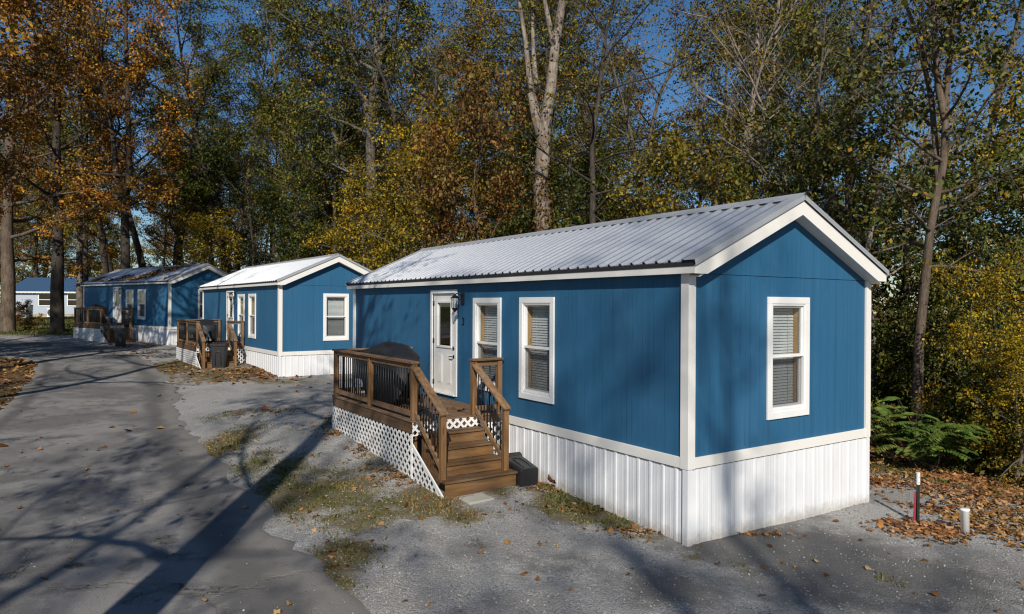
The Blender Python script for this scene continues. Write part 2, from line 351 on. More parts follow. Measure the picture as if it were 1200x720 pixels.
def add_window(house, T, u0, u1, z0, z1, tan_jamb=True):
    cw = .095
    m = MB()                                            # casing boards, mitred look: butt joints
    m.tbox(T, u0, z1 - cw, .002, u1, z1, .030); m.tbox(T, u0, z0, .002, u1, z0 + cw, .030)
    m.tbox(T, u0, z0 + cw, .002, u0 + cw, z1 - cw, .030); m.tbox(T, u1 - cw, z0 + cw, .002, u1, z1 - cw, .030)
    w = m.build('window', M['vinyl'], house, bevel=.004)
    a0, a1, b0, b1 = u0 + cw - .004, u1 - cw + .004, z0 + cw - .004, z1 - cw + .004
    zm = b0 + .515 * (b1 - b0)
    m = MB(); t = .032                                  # fixed frame
    for x0, y0, x1, y1 in ((a0, b1 - t, a1, b1), (a0, b0, a1, b0 + t * 1.3), (a0, b0 + t * 1.3, a0 + t, b1 - t), (a1 - t, b0 + t * 1.3, a1, b1 - t)):
        m.tbox(T, x0, y0, -.075, x1, y1, .018)
    m.tbox(T, a0 + t, b0 + t * 1.3, -.05, a1 - t, b0 + t * 2.1, .006)
    m.build('frame', M['vinyl'], w, bevel=.003)
    m = MB(); x0, x1 = a0 + t, a1 - t; s = .024
    m.tbox(T, x0, zm - .02, -.042, x1, zm + .02, .008)                                   # meeting rail
    m.tbox(T, x0, zm + .02, -.04, x0 + s, b1 - t, -.012); m.tbox(T, x1 - s, zm + .02, -.04, x1, b1 - t, -.012); m.tbox(T, x0 + s, b1 - t - s, -.04, x1 - s, b1 - t, -.012)
    zb = b0 + t * 2.1
    m.tbox(T, x0, zb, -.07, x0 + s, zm - .02, -.043); m.tbox(T, x1 - s, zb, -.07, x1, zm - .02, -.043); m.tbox(T, x0 + s, zb, -.07, x1 - s, zb + s, -.043)
    m.build('sash', M['vinyl'], w)
    m = MB(); m.tbox(T, x0 + s, zm + .02, -.030, x1 - s, b1 - t - s, -.026); m.tbox(T, x0 + s, zb + s, -.060, x1 - s, zm - .02, -.056); m.build('glass_pane', M['glass'], w)
    m = MB(); m.add([T(x0, zb, -.022), T(x1, zb, -.022), T(x1, zm - .02, -.022), T(x0, zm - .02, -.022)], [(0, 1, 2, 3)]); m.build('insect_screen', M['screen'], w, recalc=False)
    m = MB()
    for X0, Y0, X1, Y1 in ((a0 + .004, b0, a0 + .030, b1), (a1 - .030, b0, a1 - .004, b1), (a0 + .03, b1 - .026, a1 - .03, b1), (a0 + .03, b0, a1 - .03, b0 + .026)):
        m.tbox(T, X0, Y0, -.215, X1, Y1, -.077)
    m.build('jamb', M['jamb'], w)
    m = MB(); z = b0 + .06; rr = random.Random(int(u0 * 1000))
    while z < b1 - .07:                                 # slats
        th = .38 + rr.uniform(-.10, .08); dz = .022 * math.sin(th) * 1.0; hh = .0215
        vs = [T(a0 + .04, z - hh, -.158 + dz), T(a1 - .04, z - hh, -.158 + dz), T(a1 - .04, z + hh * .82, -.158 - dz), T(a0 + .04, z + hh * .82, -.158 - dz)]
        m.add(vs, [(0, 1, 2, 3)]); z += .043
    m.tbox(T, a0 + .035, b1 - .068, -.185, a1 - .035, b1 - .03, -.135)
    for q in (.22, .78):
        uu = a0 + (a1 - a0) * q; m.tbox(T, uu - .004, b0 + .05, -.147, uu + .004, b1 - .06, -.145)
    m.build('blind', M['blind'], w, recalc=False)
    return w

def rib_sheet(mb, P, n0, n1, pitch, h, along, mi=0, phase=0.):
    """profile runs from n0 to n1; P(s, t, h) -> point; t in `along`"""
    prof = []; s = n0 + phase
    while s < n1:
        for ds, hh in ((0, 0), (.05, 0), (.054, h * .16), (.066, h * .16), (.07, 0), (.118, 0), (.122, h * .16), (.134, h * .16), (.138, 0), (pitch - .075, 0), (pitch - .055, h), (pitch - .020, h)):
            if s + ds <= n1: prof.append((s + ds, hh))
        s += pitch
    prof.append((n1, 0)); vs = []; fs = []
    for i, (s, hh) in enumerate(prof):
        for t in along: vs.append(P(s, t, hh))
    k = len(along)
    for i in range(len(prof) - 1):
        for j in range(k - 1): fs.append((i * k + j, (i + 1) * k + j, (i + 1) * k + j + 1, i * k + j + 1))
    mb.add(vs, fs, mi=mi)

def build_cabin():
    H = empty('cabin', (0, 0, 0))
    win_z = (.474, 2.183)
    wl = [(2.77, 3.745), (4.33, 5.30)]; dr = (5.93, 7.05, .237, 2.357)
    # siding: front long wall with holes, near gable with a hole, the two others plain
    m = MB(); c = .05
    holes = [(u0 + c, u1 - c, win_z[0] + c, win_z[1] - c) for u0, u1 in wl] + [(dr[0] + .04, dr[1] - .04, dr[2], dr[3] - .04)]
    wall_panel(m, TL, 0, L, 0, 2.56, holes); wall_panel(m, TB, 0, L, 0, 2.56, [])
    wg = (1.568, 2.538)
    wall_panel(m, TG, 0, WD, 0, 2.462, [(wg[0] + c, wg[1] - c, win_z[0] + c, win_z[1] - c)]); wall_panel(m, TF, 0, WD, 0, 2.462, [])
    zt = lambda b: zr(b) - .10
    for T in (TG, TF):                                  # gable triangle laps over the lower sheet
        m.prism([(.002, 2.466), (WD - .002, 2.466), (WD - .002, zt(WD)), (WD / 2, zt(WD / 2)), (.002, zt(0))], T, -.02, .010)
    m.build('wall', [M['siding'], M['dark_room']], H, recalc=False)
    m = MB(); m.box(.1, .1, .05, WD - .1, L - .1, .08); m.box(.1, .1, 2.44, WD - .1, L - .1, 2.455); m.box(.1, 4, .08, WD - .1, 4.05, 2.44); m.box(.1, 8, .08, WD - .1, 8.05, 2.44)
    m.build('inner_floor', M['dark_room'], H)
    for T, w1 in ((TL, L), (TB, L), (TG, WD), (TF, WD)):
        m = MB(); m.tbox(T, -.03 if w1 == WD else .0, -.012, .002, w1 + (.03 if w1 == WD else 0), .128, .028); m.build('base_trim', M['white'], H, bevel=.004)
    for x, y in ((0, 0), (WD, 0), (0, L), (WD, L)):
        m = MB(); sx = -1 if x == 0 else 1; sy = -1 if y == 0 else 1
        def bx(xa, ya, xb, yb): m.box(min(xa, xb), min(ya, yb), -.014, max(xa, xb), max(ya, yb), 2.458)
        bx(x, y - sy * .098, x + sx * .034, y + sy * .036); bx(x - sx * .098, y, x, y + sy * .036)
        m.build('corner_board', M['white'], H, bevel=.003)
    # skirting
    m = MB(); zb = -1.7
    for T, w1 in ((TL, L), (TB, L), (TG, WD), (TF, WD)):
        rib_sheet(m, lambda s, t, h, T=T: T(s, t, h + .001), 0, w1, .2286, .012 if w1 == L else .007, (zb, -.013))
    for x, y in ((0, 0), (WD, 0), (0, L), (WD, L)):
        sx = -1 if x == 0 else 1; sy = -1 if y == 0 else 1
        xs = sorted((x - sx * .06, x + sx * .027)); ys = sorted((y - sy * .06, y + sy * .027))
        m.box(xs[0], ys[0], zb, xs[1], ys[1], -.015)
    m.build('skirting', M['skirt'], H, recalc=False)
    m = MB()                                            # black strip standing in for shade where the sheet tucks behind the trim
    for T, w1 in ((TG, WD), (TL, L)): m.tbox(T, .07, -.022, .002, w1 - .07, -.0125, .012)
    m.build('skirting_gap_shade', M['black'], H)
    # roof
    m = MB(); y0, y1 = -OVR - .015, L + OVR + .015
    nz = 1 / math.hypot(1, SLOPE)
    for side in (0, 1):
        def P(s, t, h, side=side):
            x = XE + (WD / 2 - XE) * t; z = RZ0 + SLOPE * (x - XE); x -= h * SLOPE * nz; z += h * nz
            return ((x if side == 0 else WD - x), s, z)
        rib_sheet(m, P, y0, y1, .2286, .038, (0, .25, .5, .75, 1))
    r = m.build('roof', M['roof'], H, recalc=False)
    for side in (0, 1):
        for k, yy in enumerate((y0, y1)):               # rake flashing lying on the sheet and folded down over the edge
            s = 1 if k == 0 else -1; fx = lambda b: b if side == 0 else WD - b
            m = MB(); pts = [(yy + s * .19, .030), (yy + s * .17, .034), (yy - s * .012, .034), (yy - s * .016, -.045)]
            vs = []
            for x in (XE - .01, WD / 2):
                for yv, h in pts:
                    zz = RZ0 + SLOPE * (x - XE); vs.append((fx(x - (h * SLOPE * nz if h > 0 else 0)), yv, zz + h * nz))
            m.add(vs, [(0, 1, 5, 4), (1, 2, 6, 5), (2, 3, 7, 6)]); m.build('rake_flashing', M['flash'], r, recalc=False)
    m = MB(); zz = zr(WD / 2); cwid = .17
    pr = [(WD / 2 - cwid, zz - cwid * SLOPE + .034), (WD / 2 - .03, zz - .03 * SLOPE + .048), (WD / 2, zz + .062), (WD / 2 + .03, zz - .03 * SLOPE + .048), (WD / 2 + cwid, zz - cwid * SLOPE + .034)]
    vs = [(x, y, z) for x, z in pr for y in (y0 - .02, y1 + .02)]
    m.add(vs, [(2 * i, 2 * i + 1, 2 * i + 3, 2 * i + 2) for i in range(4)]); m.build('ridge_cap', M['flash'], r, recalc=False)
    m = MB()
    for x0 in (XE + .004, WD - XE - .030): m.box(x0, y0 + .03, RZ0 - .050, x0 + .026, y1 - .03, RZ0 + .012)
    m.build('closure_strip', M['black_edge'], r)
    for x0, x1 in ((-OVE - .018, -OVE + .004), (WD + OVE - .004, WD + OVE + .018)):
        m = MB(); m.box(x0, -OVR + .02, 2.452, x1, L + OVR - .02, RZ0 - .048); m.build('fascia', M['white'], H, bevel=.003)
    for x0, x1 in ((-OVE + .004, .0), (WD, WD + OVE - .004)):
        m = MB(); m.box(x0, -OVR + .02, 2.462, x1, L + OVR - .02, 2.472); m.build('soffit', M['soffit'], H)
    rk = lambda b: zr(b) - .042
    e0 = -OVE - .02; rise = .205
    bl = e0 + (2.452 - (rk(e0) - rise)) / SLOPE
    poly = [(e0, rk(e0)), (WD / 2, rk(WD / 2)), (WD - e0, rk(e0)), (WD - e0, 2.450), (WD - bl, 2.450), (WD / 2, rk(WD / 2) - rise), (bl, 2.450), (e0, 2.450)]
    for T in (TG, TF):
        m = MB(); n = len(poly)
        half1 = [poly[0], poly[1], poly[5], poly[6], poly[7]]; half2 = [poly[1], poly[2], poly[3], poly[4], poly[5]]
        m.prism(half1, T, OVR - .022, OVR); m.prism(half2, T, OVR - .022, OVR); m.build('rake_board', M['white'], H)
        m = MB(); so = lambda b: zr(b) - .236
        for xa, xb in ((-.02, WD / 2), (WD / 2, WD + .02)):
            m.prism([(xa, so(xa)), (xb, so(xb)), (xb, so(xb) + .02), (xa, so(xa) + .02)], T, .0, OVR - .023)
        m.build('soffit', M['soffit'], H)
    # windows, door
    for u0, u1 in wl: add_window(H, TL, u0, u1, *win_z)
    add_window(H, TG, wg[0], wg[1], *win_z)
    m = MB(); T = TL; cw = .075
    m.tbox(T, dr[0], dr[2], .002, dr[0] + cw, dr[3], .030); m.tbox(T, dr[1] - cw, dr[2], .002, dr[1], dr[3], .030); m.tbox(T, dr[0] + cw, dr[3] - cw, .002, dr[1] - cw, dr[3], .030)
    m.tbox(T, dr[0] + cw, dr[2] - .0, -.08, dr[1] - cw, dr[2] + .03, .05)
    D = m.build('door', M['vinyl'], H, bevel=.004)
    a0, a1, z0, z1 = dr[0] + cw + .004, dr[1] - cw - .004, dr[2] + .034, dr[3] - cw - .004
    gx0, gx1, gz0, gz1 = a0 + .21, a1 - .19, 1.22, 2.09
    m = MB()
    for x0, y0, x1, y1 in ((a0, z0, gx0, z1), (gx1, z0, a1, z1), (gx0, z0, gx1, gz0), (gx0, gz1, gx1, z1)): m.tbox(T, x0, y0, -.055, x1, y1, -.010)
    for q0, q1 in ((a0 + .17, a0 + .41), (a1 - .41, a1 - .17)):
        m.tbox(T, q0, z0 + .17, -.010, q1, 1.06, -.006)
        m.tbox(T, q0 + .03, z0 + .20, -.006, q1 - .03, 1.03, .0)
    m.build('slab', M['door'], D, bevel=.004)
    m = MB(); f = .045
    for x0, y0, x1, y1 in ((gx0 - f, gz0 - f, gx0, gz1 + f), (gx1, gz0 - f, gx1 + f, gz1 + f), (gx0, gz0 - f, gx1, gz0), (gx0, gz1, gx1, gz1 + f)): m.tbox(T, x0, y0, -.009, x1, y1, .010)
    m.build('light_frame', M['door'], D, bevel=.005)
    m = MB(); m.tbox(T, gx0, gz0, -.034, gx1, gz1, -.030); m.build('glass_pane', M['glass'], D)
    m = MB(); hz = 1.02; ha = a0 + .075
    m.tube([T(ha, hz, -.012), T(ha, hz, .004)], .032, 14); m.tube([T(ha, hz, .0), T(ha, hz, .05)], .012, 10)
    m.tube([T(ha - .005, hz, .05), T(ha + .05, hz + .003, .054), T(ha + .115, hz - .008, .05)], [.012, .011, .009], 8)
    m.build('handle', M['nickel'], D)
    m = MB(); m.tube([T(ha, 1.19, -.012), T(ha, 1.19, .012)], .032, 14); m.tube([T(ha, 1.19, .012), T(ha, 1.19, .024)], .02, 12); m.build('deadbolt', M['nickel'], D)
    for hz in (.45, 1.30, 2.08):
        m = MB(); m.tube([T(a1 + .002, hz - .05, .004), T(a1 + .002, hz + .05, .004)], .009, 8); m.tbox(T, a1 - .03, hz - .05, -.010, a1 - .002, hz + .05, -.007); m.build('hinge', M['nickel'], D)
    # lantern
    la, lz = 5.72, 2.16
    m = MB(); m.tbox(T, la - .06, lz - .10, .0, la + .06, lz + .12, .022)
    m.tube([T(la, lz + .05, .02), T(la, lz + .10, .08), T(la, lz + .11, .15), T(la, lz + .07, .18)], .011, 8)
    LP = m.build('wall_lamp', M['black'], H, bevel=.003)
    m = MB(); c0 = (la, .18)
    def ring(z, r): return [T(c0[0] + r * math.cos(t * math.pi / 3), z, c0[1] + r * math.sin(t * math.pi / 3)) for t in range(6)]
    def frust(mm, zz, rr):
        vs = []; 
        for z, r in zip(zz, rr): vs += ring(z, r)
        fs = [(i * 6 + k, i * 6 + (k + 1) % 6, (i + 1) * 6 + (k + 1) % 6, (i + 1) * 6 + k) for i in range(len(zz) - 1) for k in range(6)]
        mm.add(vs, fs)
    frust(m, [lz + .10, lz + .07, lz + .03, lz + .02], [.012, .035, .085, .08]); frust(m, [lz - .17, lz - .20, lz - .25], [.066, .05, .006])
    for k in range(6):
        t = k * math.pi / 3; m.tube([T(c0[0] + .074 * math.cos(t), lz + .02, c0[1] + .074 * math.sin(t)), T(c0[0] + .060 * math.cos(t), lz - .17, c0[1] + .060 * math.sin(t))], .006, 5)
    m.build('lantern_cage', M['black'], LP)
    m = MB(); frust(m, [lz + .018, lz - .168], [.068, .054]); m.build('lantern_glass', M['glass'], LP)
    return H

cab = build_cabin()
tag(cab, 'nearest blue cabin with ribbed silver roof, its whole gable end facing the camera', 'cabin', 'blue cabins in a row')
cab2 = copy_tree(cab); tag(cab2, 'middle blue cabin with a bright roof and a trash can standing before its steps', 'cabin')
cab3 = copy_tree(cab); tag(cab3, 'farthest blue cabin, dappled by tree shade, with brown leaves on its roof', 'cabin')
def place(o, x, y, z, yaw): o.location = (x, y, z); o.rotation_euler = (0, 0, yaw)
P1 = (HC.x, HC.y, HC.z, HY); P2 = (-8.07, 24.04, CAMZ - 1.784, .631); P3 = (-18.4, 37.2, CAMZ - 1.37, .90)
place(cab, *P1); place(cab2, *P2); place(cab3, *P3)
# house number beside the nearest door (only that one can be read)
fc = bpy.data.curves.new('house_number', 'FONT'); fc.body = '3'; fc.size = .21; fc.extrude = .006; fc.align_x = 'CENTER'
_t = bpy.data.objects.new('tmp', fc); COL.objects.link(_t); bpy.context.view_layer.update()
_me = bpy.data.meshes.new_from_object(_t.evaluated_get(bpy.context.evaluated_depsgraph_get())); bpy.data.objects.remove(_t)
fo = bpy.data.objects.new('house_number', _me); link(fo, cab); _me.materials.clear(); _me.materials.append(M['black']); fo.location = (-.008, 5.70, 1.66); fo.rotation_euler = (math.pi / 2, 0, -math.pi / 2)

# ------------------------------------------------------------------ decks with steps (same local axes as the cabin)
ZD = .166; DX0, DX1, DY0, DY1 = -1.80, -.045, 4.20, 7.98
DOFF = (-.9, 6.1, -.55)
def clip_poly(poly, inside, inter):
    out = []
    for i in range(len(poly)):
        a, b = poly[i], poly[(i + 1) % len(poly)]
        if inside(a): out.append(a)
        if inside(a) != inside(b): out.append(inter(a, b))
    return out
def clip_half(poly, nx, nz, c):                         # keep nx*w+nz*z <= c
    f = lambda p: nx * p[0] + nz * p[1] - c
    return clip_poly(poly, lambda p: f(p) <= 0, lambda a, b: (a[0] + (b[0] - a[0]) * f(a) / (f(a) - f(b)), a[1] + (b[1] - a[1]) * f(a) / (f(a) - f(b))))
def lattice(mb, T, halves, box, pitch=.112, wid=.040, th=.006):
    u0, u1, z0, z1 = box
    for layer, sg in ((0, 1), (1, -1)):
        span = (u1 - u0) + (z1 - z0); n = int(span / (pitch * 1.414)) + 2
        for i in range(-1, n + 1):
            s = i * pitch * 1.414; w2 = wid * .707
            if sg > 0: pl = [(u0 + s - w2, z1 + .0), (u0 + s + w2, z1), (u0 + s + w2 - 5, z1 - 5), (u0 + s - w2 - 5, z1 - 5)]
            else: pl = [(u1 - s - w2, z1), (u1 - s + w2, z1), (u1 - s + w2 + 5, z1 - 5), (u1 - s - w2 + 5, z1 - 5)]
            for nx, nz, c in [(-1, 0, -u0), (1, 0, u1), (0, -1, -z0), (0, 1, z1)] + halves:
                pl = clip_half(pl, nx, nz, c)
                if len(pl) < 3: break
            if len(pl) >= 3: mb.prism(pl, T, layer * th, (layer + 1) * th - .0003)

def build_deck():
    D = empty('deck', (0, 0, 0)); B = lambda m, n, mt, p=None, **k: m.build(n, mt, p or D, off=DOFF if p is None or True else (0, 0, 0), **k)
    m = MB(); x = DX0 - .02
    while x < DX1 - .05:
        m.box(x, DY0 - .02, ZD - .028, min(x + .137, DX1), DY1 + .02, ZD); x += .142
    B(m, 'deck_boards', M['woodd'], bevel=.004)
    m = MB(); zt = ZD - .030
    m.box(DX0, DY0, zt - .185, DX0 + .038, DY1, zt); m.box(DX0 + .04, DY0, zt - .12, DX1, DY0 + .038, zt); m.box(DX0 + .04, DY1 - .038, zt - .185, DX1, DY1, zt)
    for k in range(1, 8): yy = DY0 + (DY1 - DY0) * k / 8; m.box(DX0 + .04, yy, zt - .14, DX1, yy + .036, zt)
    B(m, 'rim_joist', M['woodrim'], bevel=.003)
    # rails
    ztop = 1.125; P = .089
    def railing(posts, p0, p1, skip_post=()):
        """posts: list of (x,y); straight section with cap, sub rail, bottom rail and balusters between consecutive posts"""
        m = MB(); a = Vector((*p0, 0)); b = Vector((*p1, 0)); d = (b - a).normalized(); e = .06
        m.bar(a - d * e + Vector((0, 0, ztop - .019)), b + d * e + Vector((0, 0, ztop - .019)), .145, .036)
        rl = B(m, 'railing', M['woodcap_y'] if abs(d.y) > .5 else M['woodcap_x'], bevel=.005)
        for (q0, q1) in zip(posts[:-1], posts[1:]):
            A_ = Vector((*q0, 0)) + d * P / 2; B_ = Vector((*q1, 0)) - d * P / 2
            for zc, nm in ((ztop - .085, 'upper_rail'), (ZD + .10, 'lower_rail')):
                m = MB(); m.bar(A_ + Vector((0, 0, zc)), B_ + Vector((0, 0, zc)), .038, .088); B(m, nm, M['woodcap_y'] if abs(d.y) > .5 else M['woodcap_x'], rl, bevel=.003)
            n = max(2, int((B_ - A_).length / .108)); 
            for i in range(1, n):
                p = A_ + (B_ - A_) * i / n; m = MB(); m.tube([p + Vector((0, 0, ZD + .08)), p + Vector((0, 0, ztop - .06))], .0105, 6); B(m, 'baluster', M['black'], rl)
        for q in posts:
            if q in skip_post: continue
            m = MB(); m.box(q[0] - P / 2, q[1] - P / 2, ZD - .0, q[0] + P / 2, q[1] + P / 2, ztop - .037); B(m, 'post', M['wood'], rl, bevel=.005)
        return rl
    xf = DX0 + .05
    f0, f1, f2 = (xf, DY0 + .05), (xf, 6.08), (xf, DY1 - .06)
    railing([f0, f1, f2], f0, f2)
    e0, e1 = f2, (DX1 - .06, DY1 - .06)
    railing([e0, e1], (xf + .075, DY1 - .06), e1, (e0,))
    s0, s1 = (-.62, DY0 + .05), (DX1 - .06, DY0 + .05)
    railing([s0, s1], s0, s1)
    # steps: four treads below the deck, closed risers
    nst, rise, run = 4, .19, .275; sx0, sx1 = -1.70, -.62
    st = MB()
    for sx in (sx0 + .07, (sx0 + sx1) / 2, sx1 - .05):
        poly = [(DY0 - .001, ZD - .05 - .19), (DY0 - .001, ZD - .40)]
        pts = []
        y, z = DY0 - .001, ZD - rise - .034
        pts = [(y, z)]
        for k in range(nst):
            y2 = DY0 - run * (k + 1) + .03; pts.append((y2, z))
            if k < nst - 1: z -= rise; pts.append((y2, z))
        pts += [(pts[-1][0], z - .26), (DY0 - .001, z - .26 + .0)]
        st.prism(pts, lambda w, z, d: (d, w, z), sx, sx + .04)
    S_ = B(st, 'stair', M['woodb'], bevel=.002)
    for k in range(1, nst + 1):
        z = ZD - rise * k; yf = DY0 - run * k; wide = .10 if k == nst else .0
        m = MB(); m.box(sx0 - wide, yf - .025, z - .032, sx1 + .035 + wide, yf + .115, z); m.box(sx0 - wide, yf + .122, z - .032, sx1 + .035 + wide, min(yf + .27, DY0 - .002), z)
        B(m, 'tread', M['woodb'], S_, bevel=.005)
        m = MB(); m.box(sx0 - wide * .8, yf, z - (.30 if k == nst else rise), sx1 + .03 + wide * .8, yf + .02, z - .034); B(m, 'riser', M['woodr'], S_, bevel=.002)
    # stair posts and sloped rails
    yl = DY0 - run * 3.45; zl = ZD - rise * 4 + .0
    for sx, top in ((xf, f0), (-.62, s0)):
        m = MB(); m.box(sx - P / 2, yl - P / 2, zl, sx + P / 2, yl + P / 2, .365); B(m, 'stair_post', M['wood'], S_, bevel=.005)
        A_ = Vector((sx, DY0 + .0, ztop - .10)); B_ = Vector((sx, yl - .07, .385)); up = Vector((0, 0, 1))
        m = MB(); m.bar(A_, B_, .135, .038); hr = B(m, 'handrail', M['woodh'], S_, bevel=.005)
        A2 = Vector((sx, DY0 + .0, ZD + .13)); B2 = Vector((sx, yl + .045, -.43))
        m = MB(); m.bar(A2, B2, .038, .088); B(m, 'lower_rail', M['woodh'], S_, bevel=.003)
        for i in range(1, 9):
            t = i / 9; y = DY0 + (yl + .045 - DY0) * t
            za = A2.z + (B2.z - A2.z) * t; zb = A_.z + (B_.z - A_.z) * ((y - A_.y) / (B_.y - A_.y))
            m = MB(); m.tube([(sx, y, za + .02), (sx, y, zb - .01)], .0105, 6); B(m, 'baluster', M['black'], S_)
    # lattice panels
    zb = -1.15
    m = MB(); lattice(m, lambda w, z, d: (DX0 - .012 - d, w, z), [], (DY0 - .01, DY1, zb, ZD - .215 + .0)); B(m, 'lattice_panel', M['vinyl'])
    m = MB(); lattice(m, lambda w, z, d: (w, DY1 + .002 + d, z), [], (DX0, DX1, zb, ZD - .215)); B(m, 'lattice_panel', M['vinyl'])
    m = MB(); lattice(m, lambda w, z, d: (w, DY0 - .002 - d, z), [], (sx1 + .04, DX1, zb, ZD - .152)); B(m, 'lattice_panel', M['vinyl'])
    m = MB(); lattice(m, lambda w, z, d: (w, DY0 - .002 - d, z), [], (DX0, sx1 + .04, ZD - .25, ZD - .03), .10); B(m, 'lattice_panel', M['vinyl'])
    ys = DY0 - 1.10; zs0, zs1 = -.20, -.82                # sloped triangle beside the steps
    sl = (zs0 - zs1) / (DY0 - ys)
    m = MB(); lattice(m, lambda w, z, d: (DX0 - .012 - d, w, z), [(-sl, 1, zs1 - sl * ys)], (ys, DY0 - .04, zb, zs0))
    m.box(DX0 - .03, DY0 - .045, zb, DX0 - .010, DY0 - .005, ZD - .22)
    m.bar((DX0 - .02, ys, zs1), (DX0 - .02, DY0 - .03, zs0), .022, .035); B(m, 'lattice_panel', M['vinyl'])
    for x in (DX0 + .12, DX1 - .15):
        for y in (DY0 + .2, 6.1, DY1 - .2): m = MB(); m.box(x - .045, y - .045, -1.3, x + .045, y + .045, ZD - .16); B(m, 'support_post', M['wood'])
    return D
M['woodd'] = m_wood('deck_board_wood', (.12, .068, .036), (.22, .13, .07), .35, 1)
M['woodrim'] = m_wood('rim_board_wood', (.075, .040, .019), (.14, .078, .038), .2, 1)
M['woodcap_y'] = m_wood('rail_cap_wood', (.125, .068, .032), (.23, .132, .066), .35, 1)
M['woodcap_x'] = m_wood('rail_cap_wood_across', (.125, .068, .032), (.23, .132, .066), .35, 0)
M['woodr'] = m_wood('riser_wood', (.10, .050, .019), (.25, .132, .050), .15, 0)
deck = build_deck()
def local(P, off):
    x, y, z, yaw = P; c, s = math.cos(yaw), math.sin(yaw)
    return (x + c * off[0] - s * off[1], y + s * off[0] + c * off[1], z + off[2], yaw)
deck2 = copy_tree(deck); deck3 = copy_tree(deck)
place(deck, *local(P1, DOFF)); place(deck2, *local(P2, DOFF)); place(deck3, *local(P3, DOFF))
tag(deck, 'large brown wooden deck with white lattice and four steps at the nearest cabin', 'deck', 'wooden decks at the cabin doors')
tag(deck2, 'wooden deck at the middle cabin with a trash can before its steps', 'deck', 'wooden decks at the cabin doors')
tag(deck3, 'shaded wooden deck at the farthest cabin, beside the bend of the road', 'deck', 'wooden decks at the cabin doors')
deck3['category'] = 'deck'

# ------------------------------------------------------------------ covered grills, bins, small things
def fold_noise(p, sc, seed=0):
    from mathutils import noise
    return noise.noise(Vector(p) * sc + Vector((seed, seed * 2, 0)))
def cover_mesh(sec, ny=40, nx=44, amp=.05, seed=0):
    """sec(t) for t 0..1 along y -> (y, half width, top z, bottom z, centre x)"""
    V = []; Fc = []
    for i in range(ny + 1):
        t = i / ny; y, hw_, zt, zb, cx = sec(t)
        for k in range(nx + 1):
            s = k / nx; a = s * 2 - 1
            # outline: up one side, over the top, down the other
            if s < .36: u = s / .36; x = -hw_ * (1.0 - .10 * u ** 3); z = zb + (zt - zb) * .90 * u
            elif s > .64: u = (1 - s) / .36; x = hw_ * (1.0 - .10 * u ** 3); z = zb + (zt - zb) * .90 * u
            else:
                u = (s - .36) / .28; th = math.pi * (1 - u); x = hw_ * .9 * math.cos(th); z = zb + (zt - zb) * (.90 + .10 * math.sin(th))
            f = fold_noise((x * 1.3, y * 1.3, z * .55), 3.2, seed) * amp + abs(fold_noise((x * 2, y * 2.2, z * .8), 5.5, seed + 9)) * amp * .8
            V.append((cx + x * (1 + f * 1.6), y + f * .6, z + f * .7))
    for i in range(ny):
        for k in range(nx):
            q = i * (nx + 1) + k; Fc.append((q, q + 1, q + nx + 2, q + nx + 1))
    return V, Fc
def lerp_table(t, tab):
    for (t0, *a), (t1, *b) in zip(tab[:-1], tab[1:]):
        if t <= t1:
            q = (t - t0) / (t1 - t0); q = q * q * (3 - 2 * q); return [x + (y - x) * q for x, y in zip(a, b)]
    return list(tab[-1][1:])
GOFF = (-1.16, 6.66, ZD)
def build_grill():
    G = empty('covered_grill', (0, 0, 0))
    tab = [(0, .06, .60, .45, 0), (.03, .24, .90, .14, 0), (.09, .31, .97, .09, 0), (.18, .33, 1.04, .06, 0), (.28, .34, 1.12, .05, 0), (.40, .345, 1.15, .05, 0), (.52, .34, 1.12, .05, 0), (.61, .33, 1.04, .10, 0), (.70, .31, .99, .26, 0), (.80, .29, .95, .44, 0), (.90, .25, .93, .62, 0), (.97, .18, .91, .76, 0), (1, .06, .86, .82, 0)]
    def sec(t):
        h, zt, zb, cx = lerp_table(t, tab); return (-1.05 + 2.15 * t, h, zt, zb, cx)
    V, Fc = cover_mesh(sec); me = np_mesh('cover', V, Fc, M['cover'], True); link(bpy.data.objects.new('cover', me), G)
    m = MB()
    for y in (-.4, .28):
        for x in (-.2, .2): m.box(x - .02, y - .02, 0, x + .02, y + .02, .3)
    m.box(-.22, -.42, .10, .22, .30, .14); m.build('cart', M['black'], G)
    m = MB()
    for x in (-.2, .2): m.tube([(x - .02, .28, .06), (x + .02, .28, .06)], .06, 12)
    m.build('wheel', M['plastic'], G)
    return G
gr = build_grill(); place(gr, *local(P1, GOFF))
tag(gr, 'wide grill under a crumpled black cover on the nearest deck', 'grill', 'covered grills on the decks')
gr2 = copy_tree(gr); x, y, z, w = local(P2, (-1.1, 6.1, ZD)); place(gr2, x, y, z, w + .05); gr2.scale = (1, .72, .84); tag(gr2, 'black covered grill on the deck of the middle cabin', 'grill')
gr3 = copy_tree(gr); x, y, z, w = local(P3, (-1.15, 6.6, ZD)); place(gr3, x, y, z, w + .05); tag(gr3, 'black covered grill in the shade on the deck of the farthest cabin', 'grill')

